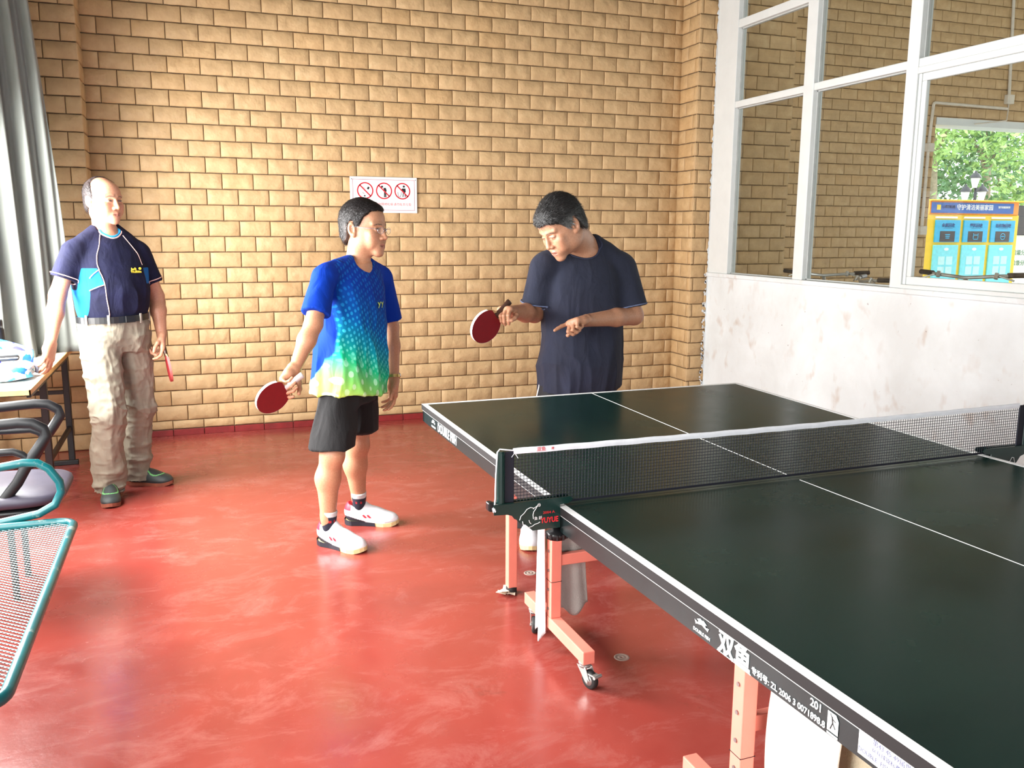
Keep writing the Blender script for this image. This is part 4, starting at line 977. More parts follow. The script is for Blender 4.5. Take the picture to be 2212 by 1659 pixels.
def p_loft(st, k=0.02, op='u', ang=0.0, ex=2.3, zcap=True):
    """st: rows (z, cx, cy, rx, ry) ordered by z; section turned by ang about z"""
    st = np.array(sorted(st), float); Z = st[:, 0]; ca, sa = math.cos(ang), math.sin(ang)
    # smooth the stations with a cubic-ish resample
    zz = np.linspace(Z[0], Z[-1], 60); res = []
    for c in range(1, 5):
        v = np.interp(zz, Z, st[:, c])
        for _ in range(3): v[1:-1] = 0.25*v[:-2]+0.5*v[1:-1]+0.25*v[2:]
        res.append(v)
    def fn(P):
        z = P[..., 2]; cx, cy, rx, ry = [np.interp(z, zz, v) for v in res]
        dx, dy = P[..., 0]-cx, P[..., 1]-cy
        u = (ca*dx+sa*dy)/rx; w = (-sa*dx+ca*dy)/ry
        q = (np.abs(u)**ex+np.abs(w)**ex)**(1/ex)
        d = (q-1)*np.minimum(rx, ry)
        return np.maximum(d, np.maximum(Z[0]-z, z-Z[-1]))
    m = st[:, 3:5].max()
    lo = [st[:, 1].min()-m, st[:, 2].min()-m, Z[0]]; hi = [st[:, 1].max()+m, st[:, 2].max()+m, Z[-1]]
    return Prim(fn, lo, hi, k, op)
def p_fn(fn, lo, hi, k=0.005, op='u'): return Prim(fn, lo, hi, k, op)

def field(prims, lo, hi, step):
    lo = np.asarray(lo, float); n = np.maximum(3, np.ceil((np.asarray(hi)-lo)/step).astype(int)+1)
    ax = [lo[i]+step*np.arange(n[i]) for i in range(3)]
    D = np.full(n, 0.25, np.float32)
    for p in prims:
        pad = p.k+3*step+0.004
        if p.op == 'c': s = [slice(0, n[i]) for i in range(3)]
        else:
            s = [slice(max(0, int(np.floor((p.lo[i]-pad-lo[i])/step))), min(n[i], int(np.ceil((p.hi[i]+pad-lo[i])/step))+1)) for i in range(3)]
        if any(t.stop <= t.start for t in s): continue
        P = np.stack(np.meshgrid(ax[0][s[0]], ax[1][s[1]], ax[2][s[2]], indexing='ij'), -1)
        d = p.fn(P).astype(np.float32); A = D[s[0], s[1], s[2]]; k = max(p.k, 1e-5)
        if p.op == 'u':
            h = np.clip(0.5+0.5*(A-d)/k, 0, 1); r = A*(1-h)+d*h-k*h*(1-h)
        else:
            if p.op == 's': d = -d
            h = np.clip(0.5-0.5*(A-d)/k, 0, 1); r = A*(1-h)+d*h+k*h*(1-h)
        D[s[0], s[1], s[2]] = r
    return D, lo

def nets(D, lo, step):
    s = D < 0; nx, ny, nz = D.shape
    cnt = np.zeros((nx-1, ny-1, nz-1), np.int16)
    for i in (0, 1):
        for j in (0, 1):
            for k in (0, 1): cnt += s[i:nx-1+i, j:ny-1+j, k:nz-1+k]
    act = (cnt > 0) & (cnt < 8); idx = -np.ones(act.shape, np.int64); c = np.argwhere(act); idx[act] = np.arange(len(c))
    if len(c) == 0: return np.zeros((0, 3)), np.zeros((0, 4), int)
    acc = np.zeros((len(c), 3)); num = np.zeros(len(c))
    corners = [(i, j, k) for i in (0, 1) for j in (0, 1) for k in (0, 1)]
    val = {q: D[c[:, 0]+q[0], c[:, 1]+q[1], c[:, 2]+q[2]] for q in corners}
    for q in corners:
        for a in range(3):
            if q[a]: continue
            q2 = list(q); q2[a] = 1; q2 = tuple(q2)
            v0, v1 = val[q], val[q2]; m = (v0 < 0) != (v1 < 0)
            t = v0[m]/(v0[m]-v1[m]); p = np.tile(np.array(q, float), (m.sum(), 1)); p[:, a] = t
            acc[m] += p; num[m] += 1
    vert = lo+step*(c+acc/num[:, None])
    faces = []
    for a in range(3):
        b, e = (a+1) % 3, (a+2) % 3
        sl0 = [slice(None)]*3; sl1 = [slice(None)]*3; sl0[a] = slice(0, -1); sl1[a] = slice(1, None)
        s0, s1 = s[tuple(sl0)], s[tuple(sl1)]; m = s0 != s1
        g = np.argwhere(m); ok = (g[:, b] > 0) & (g[:, e] > 0) & (g[:, b] < D.shape[b]-1) & (g[:, e] < D.shape[e]-1); g = g[ok]
        flip = s0[g[:, 0], g[:, 1], g[:, 2]]
        def cell(db, de):
            h = g.copy(); h[:, b] -= db; h[:, e] -= de; return idx[h[:, 0], h[:, 1], h[:, 2]]
        q = np.stack([cell(1, 1), cell(0, 1), cell(0, 0), cell(1, 0)], 1)
        q[~flip] = q[~flip][:, ::-1]
        faces.append(q)
    F = np.concatenate(faces); F = F[(F >= 0).all(1)]
    return vert, F

def surf(prims, step, lo=None, hi=None):
    if lo is None:
        us = [p for p in prims if p.op == 'u']
        lo = np.min([p.lo for p in us], 0)-0.02; hi = np.max([p.hi for p in us], 0)+0.02
    D, o = field(prims, lo, hi, step); return nets(D, o, step)

def mesh_from(name, v, f, mat, parent, inv=None, cols=None, attrs=None, smooth=True):
    if inv is not None: v = v@inv[:3, :3].T+inv[:3, 3]
    me = bpy.data.meshes.new(name)
    f = np.asarray(f, np.int32)
    me.vertices.add(len(v)); me.vertices.foreach_set('co', np.asarray(v, np.float32).ravel())
    me.loops.add(f.size); me.loops.foreach_set('vertex_index', f.ravel())
    me.polygons.add(len(f)); me.polygons.foreach_set('loop_start', np.arange(0, f.size, f.shape[1], dtype=np.int32))
    try: me.polygons.foreach_set('loop_total', np.full(len(f), f.shape[1], np.int32))
    except Exception: pass
    me.update(calc_edges=True); me.polygons.foreach_set('use_smooth', np.full(len(f), smooth))
    if cols is not None:
        at = me.attributes.new('Col', 'FLOAT_COLOR', 'POINT')
        c4 = np.ones((len(v), 4), np.float32); c4[:, :3] = cols; at.data.foreach_set('color', c4.ravel())
    for k, a in (attrs or {}).items():
        at = me.attributes.new(k, 'FLOAT', 'POINT'); at.data.foreach_set('value', np.asarray(a, np.float32))
    me.materials.append(mat); me.validate()
    o = bpy.data.objects.new(name, me); COL.objects.link(o)
    if parent is not None: o.parent = parent
    return o
def vnormals(v, f):
    n = np.zeros_like(v); a = v[f[:, 0]]; b = v[f[:, 1]]; c = v[f[:, 2]]; d = v[f[:, 3]]
    fn = np.cross(c-a, d-b)
    for i in range(4): np.add.at(n, f[:, i], fn)
    return n/(np.linalg.norm(n, axis=1)[:, None]+1e-12)
def merge(parts):
    vs, fs, o = [], [], 0
    for v, f in parts: vs.append(v); fs.append(f+o); o += len(v)
    return np.concatenate(vs), np.concatenate(fs)

def body_mesh(prims, boxes, step=0.006, fine=0.003):
    """whole figure coarse; head and hands re-sampled finer and swapped in"""
    v, f = surf(prims, step); cen = v[f].mean(1); keep = np.ones(len(f), bool); parts = []
    for (lo, hi) in boxes:
        lo = np.array(lo); hi = np.array(hi); keep &= ~((cen > lo+0.007).all(1) & (cen < hi-0.007).all(1))
        parts.append(surf(prims, fine, lo-0.0005, hi+0.0005))
    return merge([(v, f[keep])]+parts)

def lin(r, g, b): return np.array(srgb(r, g, b)[:3])
def sstep(x, a, b): t = np.clip((x-a)/(b-a), 0, 1); return t*t*(3-2*t)

# ---------------- head
def rot_zyx(yaw, pitch, roll=0.0):
    """head axes as columns (x: person's left, y: backwards, z: up); yaw turns the face, pitch>0 looks down"""
    Rz = np.array(Matrix.Rotation(yaw, 3, 'Z')); Rx = np.array(Matrix.Rotation(pitch, 3, 'X')); Ry = np.array(Matrix.Rotation(roll, 3, 'Y'))
    return Rz@Rx@Ry
def head_prims(c, R, s=1.0, fat=1.0, mouth_open=0.0):
    c = np.asarray(c, float); out = []
    W = lambda p: c+R@(np.asarray(p, float)*s)
    def E(p, r, k=.012, op='u', tilt=None):
        Rm = R if tilt is None else R@tilt
        out.append(p_ell(W(p), np.asarray(r)*s, Rm.T, k*s, op))
    def C(a, b, ra, rb, k=.01, op='u'): out.append(p_cone(W(a), W(b), ra*s, rb*s, k*s, op))
    E((0, .018, .036), (.0765, .096, .086), .01)                     # cranium
    E((0, -.022, -.028), (.066*fat, .070, .088), .03)                # face mass
    E((0, -.052, .050), (.052, .035, .040), .03)                     # forehead
    for sx in (-1, 1):
        E((sx*.046*fat, .0, -.062), (.022, .036, .032), .03)         # jaw corner
        E((sx*.041*fat, -.066, -.020), (.022, .018, .018), .02)      # cheekbone
        E((sx*.034*fat, -.066, -.052), (.022, .02, .026), .025)      # cheek
        C((sx*.012, -.088, .024), (sx*.048, -.072, .026), .0075, .006, .014)   # brow ridge
    E((0, -.079, -.101), (.026, .020, .018), .025)                   # chin
    E((0, -.083, -.070), (.027, .018, .021), .02)                    # muzzle
    C((0, -.088, .014), (0, -.1065, -.028), .0070, .0105, .012)      # nose
    E((0, -.1085, -.031), (.0110, .0100, .0095), .006)
    for sx in (-1, 1): E((sx*.0135, -.0975, -.035), (.0085, .011, .0080), .006)
    for sx in (-1, 1): E((sx*.031, -.097, .0035), (.019, .014, .0105), .010, 's')     # eye sockets
    for sx in (-1, 1):
        E((sx*.0305, -.0765, .0025), (.0150, .0130, .0120), .002)                      # eyeballs under lids
        C((sx*.017, -.0885, .0075), (sx*.044, -.0825, .0060), .0030, .0024, .004)      # upper lid fold
        C((sx*.019, -.0880, -.0040), (sx*.042, -.0825, -.0035), .0020, .0018, .004)    # lower lid
    C((-.021, -.0915, -.0640), (0, -.0985, -.0620), .0036, .0052, .005); C((.021, -.0915, -.0640), (0, -.0985, -.0620), .0036, .0052, .005)
    C((-.018, -.0905, -.0735), (.018, -.0905, -.0735), .0052, .0052, .005); E((0, -.0945, -.0735), (.014, .006, .0055), .005)
    if mouth_open: E((0, -.100, -.0685), (.017, .012, mouth_open), .003, 's')
    else: C((-.022, -.0985, -.0680), (.022, -.0985, -.0680), .0022, .0022, .003, 's')
    for sx in (-1, 1):                                               # ears
        T = np.array(Matrix.Rotation(sx*-.35, 3, 'Z'))@np.array(Matrix.Rotation(-.18, 3, 'X'))
        E((sx*.0800, .014, -.004), (.0085, .019, .032), .006, 'u', T)
        E((sx*.0860, .010, -.002), (.0060, .0105, .019), .003, 's', T)
        E((sx*.0775, .006, -.029), (.0075, .010, .010), .006)
        E((sx*.0800, .000, -.006), (.0050, .0045, .0075), .004)      # tragus
    return out
def head_local(P, c, R, s): return ((np.asarray(P)-c)@R)/s
def face_cols(Q, base, lip, brow, age=0.5, eyes=1.0):
    """skin colours from head-local positions"""
    n = len(Q); col = np.tile(base, (n, 1)); x, y, z = Q[:, 0], Q[:, 1], Q[:, 2]; ax = np.abs(x)
    near = (np.abs(x) < .13) & (np.abs(y) < .14) & (np.abs(z) < .15)
    def blend(m, c): col[:] = col*(1-m[:, None])+np.asarray(c)*m[:, None]
    blot = np.clip(fbm(Q, (28, 28, 28), 3), -.5, .5); col *= (1+0.16*blot)[:, None]
    front = sstep(-y, .03, .07)*near
    blend(0.35*np.exp(-((ax-.045)**2/.0004+(z+.03)**2/.0008))*front, base*np.array([1.05, .72, .62]))       # cheeks
    blend(0.40*np.exp(-((x)**2/.0003+(z+.033)**2/.0002))*sstep(-y, .09, .105)*near, base*np.array([1.03, .70, .60]))
    blend(0.9*sstep(.0055-np.abs(z+.0625-0.0*ax), 0, .003)*sstep(.023-ax, 0, .004)*sstep(-y, .085, .09)*near, lip)
    blend(0.9*sstep(.0060-np.abs(z+.0745), 0, .003)*sstep(.020-ax, 0, .004)*sstep(-y, .083, .088)*near, lip)
    blend(0.9*sstep(.0018-np.abs(z+.0680), 0, .0012)*sstep(.024-ax, 0, .003)*sstep(-y, .08, .085)*near, lip*.25)
    zb = .0255-(ax-.030)**2*6-np.clip(ax-.036, 0, 1)*.25
    bm = sstep(.0046-np.abs(z-zb), 0, .0030)*sstep(ax, .010, .015)*sstep(.053-ax, 0, .008)*front
    blend(bm*(.85+.4*fbm(Q, (420, 90, 140), 5)).clip(0, 1), brow*.6)
    ze = .0028-(ax-.0305)**2*5.5-(1-eyes)*.004
    em = sstep(.0034*max(eyes, .45)-np.abs(z-ze), 0, .0018)*sstep(ax, .016, .020)*sstep(.045-ax, 0, .004)*sstep(-y, .066, .072)*near
    blend(em, np.array([.30, .26, .23])*(1 if eyes > .6 else .2))
    im = sstep(.0075-np.hypot(ax-.0305, (z-.0022)), 0, .0016)*em
    blend(im, np.array([.012, .009, .008]))
    lid = sstep(.0026-np.abs(z-ze-.0042), 0, .0014)*sstep(ax, .014, .018)*sstep(.047-ax, 0, .004)*sstep(-y, .064, .07)*near
    blend(lid*.85, np.array([.035, .022, .018]))
    blend(0.45*age*sstep(.004-np.abs(z+.012+(ax-.03)**2*9), 0, .004)*sstep(ax, .014, .02)*sstep(.046-ax, 0, .006)*front, base*.55)   # bags
    nl = np.abs((ax-.019)-(-(z+.030))*.55); blend(0.5*age*sstep(.003-nl, 0, .003)*sstep(-z, .034, .042)*sstep(z, -.074, -.062)*front, base*.5)  # nasolabial
    blend(0.25*sstep(.055-ax, 0, .02)*sstep(-z, .055, .075)*front, base*np.array([.72, .70, .70]))     # shaved beard shade of skin
    blend(0.6*np.exp(-((ax-.0135)**2+(z+.0405)**2)/.000012)*sstep(-y, .095, .10)*near, base*.15)       # nostrils
    return col

def hair_mesh(c, R, s, cut_y, cut_z, thick=.008, top=0.0, step=.003, rough=.0012, bald=None, front=0.0, seed=1):
    W = lambda p: c+R@(np.asarray(p, float)*s); t = thick
    pr = [p_ell(W((0, .019, .037)), np.array((.0765+t, .096+t, .086+t+top))*s, R.T, .004),
          p_ell(W((0, -.050, .054)), np.array((.054+t, .035+t, .042+t+top*.6))*s, R.T, .03),
          p_ell(W((0, .055, -.025)), np.array((.062+t, .045+t, .060))*s, R.T, .03)]
    if front: pr.append(p_ell(W((0, -.062, .098)), np.array((.050, .035, .020+front))*s, R.T, .02))
    cy, cz = np.array(cut_y), np.array(cut_z)
    def hl(P):
        q = ((P-c)@R)/s; nz = fbm(q, (160, 60, 60), 4)*.012
        zb = np.interp(q[..., 1], cy, cz)+nz+np.clip(.035-np.abs(q[..., 0]), 0, .04)*(-.25)*(q[..., 1] < -.03)
        return (zb-q[..., 2])*s
    pr.append(p_fn(hl, W((0, 0, 0))-.2, W((0, 0, 0))+.2, .006, 'c'))
    if bald is not None:
        for (bc, br) in bald: pr.append(p_ell(W(bc), np.array(br)*s, R.T, .030, 's'))
    v, f = surf(pr, step*s); n = vnormals(v, f); q = head_local(v, c, R, s)
    d = fbm(q, (260, 70, 110), seed)*2+fbm(q, (90, 30, 50), seed+5)
    v = v+n*(d*rough)[:, None]
    return v, f, q

def hair_strands(v, f, q, R, c, s, n, length, seed=0, flow=None):
    """thin ribbons lying along the hair surface"""
    r = np.random.default_rng(seed); nr = vnormals(v, f); i = r.integers(0, len(v), n); p = v[i]; nn = nr[i]; ql = q[i]
    fl = np.stack([ql[:, 0]*4, np.full(n, .55), -.35-ql[:, 2]*0-1.2*sstep(.05-ql[:, 2], 0, .08)], 1) if flow is None else flow(ql)
    d = fl@R.T+r.normal(0, .22, (n, 3)); d -= nn*(d*nn).sum(1)[:, None]; d /= np.linalg.norm(d, axis=1)[:, None]+1e-9
    sd = np.cross(d, nn); L = length*r.uniform(.5, 1.2, n)[:, None]; w = .0006*r.uniform(.6, 1.3, n)[:, None]
    a = p-nn*.001; b = p+d*L*.5+nn*.0022*r.uniform(.3, 1.2, n)[:, None]; e = p+d*L+nn*.0012*r.uniform(-1.2, 1.5, n)[:, None]
    V_ = np.stack([a-sd*w, a+sd*w, b+sd*w, b-sd*w, e+sd*w*.3, e-sd*w*.3], 1).reshape(-1, 3); k = np.arange(n)[:, None]*6
    F_ = np.concatenate([k+np.array([[0, 1, 2, 3]]), k+np.array([[3, 2, 4, 5]])]); return V_, F_, np.repeat(i, 6)
# ---------------- hand
def hand_prims(wrist, d, n, side, curl, thumb, s=1.0, spread=(0.10, 0.03, -0.04, -0.11), rr=1.0):
    """d: wrist->knuckles, n: direction the palm faces, side: +1 when thumb lies towards d x n"""
    d = nrm(d); n = nrm(np.asarray(n)-d*(np.asarray(n)@d)); t = np.cross(d, n)*side; w = np.asarray(wrist, float); out = []
    lat = (.026, .009, -.009, -.026); kd = (.086, .090, .085, .076)
    L = ((.040, .024, .019), (.045, .027, .020), (.041, .025, .020), (.032, .019, .018)); r0 = (.0094, .0096, .0092, .0082)
    tips = []
    for i in range(4):
        k = w+(d*kd[i]+t*lat[i])*s; b = w+(d*.012+t*lat[i]*.62)*s
        out.append(p_cone(b, k, .0165*s, .0115*s*rr, .016))
        out.append(p_cone(b-n*.004*s, k+n*.004*s, .0125*s, .010*s, .014))
        dd = nrm(d+t*spread[i]); p = k; ang = 0; r = r0[i]*s*rr
        for j in range(3):
            ang += curl[i][j]; v = dd*math.cos(ang)+n*math.sin(ang); q = p+v*L[i][j]*s
            out.append(p_cone(p, q, r, r*.90, .004)); p = q; r *= .90
        tips.append(p)
    out.append(p_ell(w+(d*.040-t*.020+n*.006)*s, np.array((.018, .018, .018))*s, None, .015))
    b = w+(d*.022+t*.022+n*.006)*s; out.append(p_cone(w+d*.010*s+t*.010*s, b+(t*.006+d*.012)*s, .015*s, .0145*s, .015))
    p = b; dirs = thumb; LL = (.040, .031, .024); rr_ = (.0125, .0105, .0095)
    for j in range(3):
        v = nrm(d*dirs[j][0]+t*dirs[j][1]+n*dirs[j][2]); q = p+v*LL[j]*s
        out.append(p_cone(p, q, rr_[j]*s, rr_[j]*.92*s, .008)); p = q
    tips.append(p)
    return out, tips

# ---------------- shoes
def shoe(parent, inv, heel, toe, width, upper_fn, sole_mat, up_mat, ankle, L_=0.27, sole_h=.019, lace_mat=None, tongue=None, heel_mat=None):
    """upper and sole of one shoe; toe direction from heel to toe (ground points)"""
    h = np.asarray(heel, float); dv = np.asarray(toe, float)-h; dv[2] = 0; dv = nrm(dv); lt = np.array((-dv[1], dv[0], 0)); up = np.array((0, 0, 1.0))
    R = np.stack([lt, dv, up], 1)            # local: x lateral, y to the toe, z up
    W = lambda p: np.array((h[0], h[1], 0))+R@np.asarray(p, float)
    k = L_/0.27; w = width
    pr = [p_ell(W((0, .055*k, .052)), (.038*w, .060*k, .052), R.T, .01), p_ell(W((0, .125*k, .046)), (.042*w, .078*k, .050), R.T, .03),
          p_ell(W((0, .200*k, .030)), (.049*w, .070*k, .038), R.T, .03), p_ell(W((0, .034*k, .078)), (.035*w, .042*k, .048), R.T, .025), p_cone(W((0, .10*k, .085)), W((0, .075*k, .115)), .022*w, .020*w, .02)]
    pr.append(p_cone(W((0, .052*k, .104)), W((0, .045*k, .15)), .030*w, .040*w, .006, 's'))
    pr.append(p_fn(lambda P: (sole_h*.75)-P[..., 2], W((0, .1, 0))-.3, W((0, .1, 0))+.3, .002, 'c'))
    v, f = surf(pr, .0035); q = (v-np.array((h[0], h[1], 0)))@R
    o = mesh_from('shoe', v, f, up_mat, parent, inv, upper_fn(q))
    # sole outline
    ys = np.linspace(-.008, .272*k, 28); b = MB(); top = []; n = len(ys)
    def hw(y):
        yy = y/k; return np.interp(yy, [-.008, 0.0, .03, .09, .14, .20, .24, .262, .272], [.012, .026, .038, .034, .038, .048, .043, .026, .008])*w
    out = [(hw(y), y) for y in ys]+[(-hw(y), y) for y in ys[::-1]]
    def tz(y): return sole_h+.010*max(0, (y/k-.20)/.07)**2+.004*max(0, (.05-y/k)/.05)
    def bz(y): return .010*max(0, (y/k-.22)/.05)**2
    m = len(out); vs = [tuple(W((x*.97, y, bz(y)))) for x, y in out]+[tuple(W((x*1.03, y, tz(y)))) for x, y in out]
    fs = [(i, (i+1) % m, m+(i+1) % m, m+i) for i in range(m)]+[tuple(range(m-1, -1, -1)), tuple(range(m, 2*m))]
    iv = Matrix([list(r) for r in inv]); b.smooth = False
    b.add([iv @ Vector(p) for p in vs], fs); b.build('sole', sole_mat, o)
    if heel_mat is not None:
        hb = MB(); sel = [i for i in range(m) if out[i][1] < .165*k]; n2 = len(sel)
        hv = [tuple(W((out[i][0]*1.045, out[i][1], bz(out[i][1])+.001))) for i in sel]+[tuple(W((out[i][0]*1.06, out[i][1]-.002, tz(out[i][1])+.007*max(0, 1-out[i][1]/(.165*k))))) for i in sel]
        order = sorted(range(n2), key=lambda q: (0 if out[sel[q]][0] < 0 else 1, -out[sel[q]][1] if out[sel[q]][0] < 0 else out[sel[q]][1]))
        hb.add([iv @ Vector(p) for p in hv], [(order[q], order[q+1], n2+order[q+1], n2+order[q]) for q in range(n2-1)]); hb.build('heel_band', heel_mat, o)
    if tongue is not None:
        tg = MB(); tg.tube([iv @ Vector(tuple(W(p))) for p in ((0, .125*k, .086), (0, .100*k, .104), (0, .084*k, .122))], [.018, .021, .016], 10, flat=.35); tg.build('tongue', tongue, o)
    if lace_mat is not None:
        b = MB()
        for j in range(5):
            y = (.112+.018*j)*k; zt_ = .0975-.0085*j; hw_ = .022*w
            b.tube([iv @ Vector(tuple(W((x*hw_, y+.004*math.sin(3*x), zt_-.010*x*x)))) for x in (-1, -.5, 0, .5, 1)], .0028, 6)
        b.build('laces', lace_mat, o)
    return o
# ------------------------------------------------------------------ the three players
def mat_skin():
    t = NT('skin'); a = t.node('ShaderNodeAttribute', attribute_name='Col')
    v = t.coord('Object'); f = t.noise(v, 160, 4, 0.6)
    t.base(t.mix(0.14, a.outputs['Color'], t.ramp(f, [(0.35, (0.25, 0.14, 0.10, 1)), (0.7, (0.85, 0.62, 0.48, 1))])))
    t.rough(0.47); t.bump(f, 0.10, 0.003); t.b.inputs['Subsurface Weight'].default_value = 0.06
    t.b.inputs['Subsurface Radius'].default_value = (0.01, 0.004, 0.002); t.b.inputs['Subsurface Scale'].default_value = 0.6
    return t.m
def mat_attr(name, rough=0.8, weave=700, bump=0.15, fold=0.0, sheen=0.0):
    t = NT(name); a = t.node('ShaderNodeAttribute', attribute_name='Col'); v = t.coord('Object')
    w = t.noise(v, weave, 2, 0.5); g = t.noise(v, 14, 4, 0.6)
    c = t.mix(1.0, a.outputs['Color'], t.ramp(g, [(0.3, (.88, .88, .88, 1)), (0.7, (1.08, 1.08, 1.08, 1))]), 'MULTIPLY')
    t.base(c); t.rough(rough)
    h = t.math('ADD', t.math('MULTIPLY', w, 0.15), t.math('MULTIPLY', t.noise(t.coord('Object', scale=(1, 1, .45)), 16, 3, 0.5, 0.8), fold))
    t.bump(h, bump, 0.02)
    if sheen: t.b.inputs['Sheen Weight'].default_value = sheen
    return t.m
def mat_hair(name):
    t = NT(name); a = t.node('ShaderNodeAttribute', attribute_name='Col'); v = t.coord('Object', scale=(1, .35, .6))
    s = t.noise(v, 260, 3, 0.6)
    t.base(t.mix(1.0, a.outputs['Color'], t.ramp(s, [(0.3, (.45, .45, .45, 1)), (0.7, (1.6, 1.6, 1.6, 1))]), 'MULTIPLY')); t.rough(0.6)
    t.bump(s, 0.25, 0.003); t.b.inputs['Specular IOR Level'].default_value = 0.25; return t.m
M_SKIN = mat_skin(); M_HAIR = mat_hair('short_hair'); M_STRAND = mat_attr('hair_strand', 0.5, 300, 0.05, 0.0)
M_CLOTH = mat_attr('knit_fabric', 0.9, 900, 0.45, 1.2, 0.03)
M_TROUSER = mat_attr('cotton_twill', 0.75, 900, 0.35, 1.2)
M_SHOEUP = mat_attr('shoe_upper', 0.5, 500, 0.15, 0.2)
M_GUM = simple('gum_rubber', srgb(222, 204, 150), 0.5, var=0.12)
M_DARKSOLE = simple('dark_sole', srgb(84, 60, 50), 0.6, var=0.2)
M_TONGUE = simple('red_tongue', srgb(196, 34, 56), .6); M_HEEL = simple('black_heel_band', srgb(30, 34, 44), .5)
M_LACE = simple('white_lace', srgb(240, 240, 240), 0.7)
M_BELT = simple('black_leather', srgb(20, 20, 22), 0.35, var=0.15)
M_STEEL = simple('bright_steel', srgb(200, 200, 205), 0.25, metal=0.9)
M_GOLD = simple('gold_bracelet', srgb(214, 190, 120), 0.3, metal=0.85)
M_RED_RUBBER = simple('red_bat_rubber', srgb(122, 14, 24), 0.5, var=0.06, nscale=60)
M_BLACKRUB = simple('black_bat_rubber', srgb(16, 16, 18), 0.5)
M_WOOD = simple('pale_bat_wood', srgb(206, 170, 120), 0.5, var=0.12, nscale=30)
M_DARKWOOD = simple('dark_bat_handle', srgb(58, 34, 24), 0.4, var=0.2)
M_WHITETAPE = simple('white_edge_tape', srgb(225, 225, 222), 0.5)

def person(name, O, yaw, label):
    e = empty(name, (O[0], O[1], 0), yaw); tag(e, label, 'person')
    inv = np.array((Matrix.Translation((O[0], O[1], 0)) @ Matrix.Rotation(yaw, 4, 'Z')).inverted())
    return e, inv
def ring_piping(parent, inv, pts, r, mat, name='piping'):
    iv = Matrix([list(q) for q in inv]); MB().tube([iv @ Vector(tuple(p)) for p in pts], r, 6).build(name, mat, parent)
def snap(prims, pts, off=.001, it=6):
    """push points onto the surface of a field"""
    P = np.asarray(pts, float)
    def ev(Q):
        D = np.full(len(Q), .25)
        for p in prims:
            d = p.fn(Q[:, None, None, :])[:, 0, 0]; k = max(p.k, 1e-5)
            if p.op == 'u': h = np.clip(.5+.5*(D-d)/k, 0, 1); D = D*(1-h)+d*h-k*h*(1-h)
            else:
                if p.op == 's': d = -d
                h = np.clip(.5-.5*(D-d)/k, 0, 1); D = D*(1-h)+d*h+k*h*(1-h)
        return D
    for _ in range(it):
        d = ev(P); g = np.stack([(ev(P+np.eye(3)[i]*.002)-ev(P-np.eye(3)[i]*.002))/.004 for i in range(3)], 1)
        g /= (np.linalg.norm(g, axis=1)[:, None]+1e-9); P = P-g*(np.clip(d-off, -.03, .03))[:, None]
    return P
def dense(pts, n=24):
    pts = np.asarray(pts, float); t = np.r_[0, np.cumsum(np.linalg.norm(np.diff(pts, axis=0), axis=1))]
    u = np.linspace(0, t[-1], n); o = np.stack([np.interp(u, t, pts[:, i]) for i in range(3)], 1)
    for _ in range(3): o[1:-1] = .25*o[:-2]+.5*o[1:-1]+.25*o[2:]
    return o
def wrinkle(v, f, amp, scale, seed, mask=None, ridge=1.0):
    n = vnormals(v, f); sc = np.asarray(scale, float)
    wv = v+.035*np.stack([vnoise(v, sc*.6, seed+3), vnoise(v, sc*.6, seed+4), vnoise(v, sc*.6, seed+5)], 1)
    r1 = (1-np.abs(vnoise(wv, sc, seed))*4).clip(0, 1)**1.5; r2 = (1-np.abs(vnoise(wv, sc*1.9, seed+1))*4).clip(0, 1)**1.5
    d = vnoise(wv, sc*.5, seed+2)*.9+ridge*(.55*r1+.22*r2-.25)
    if mask is not None: d = d*mask
    return v+n*(d*amp)[:, None]
def bx3(c, r): c = np.asarray(c, float); return (c-r, c+r)

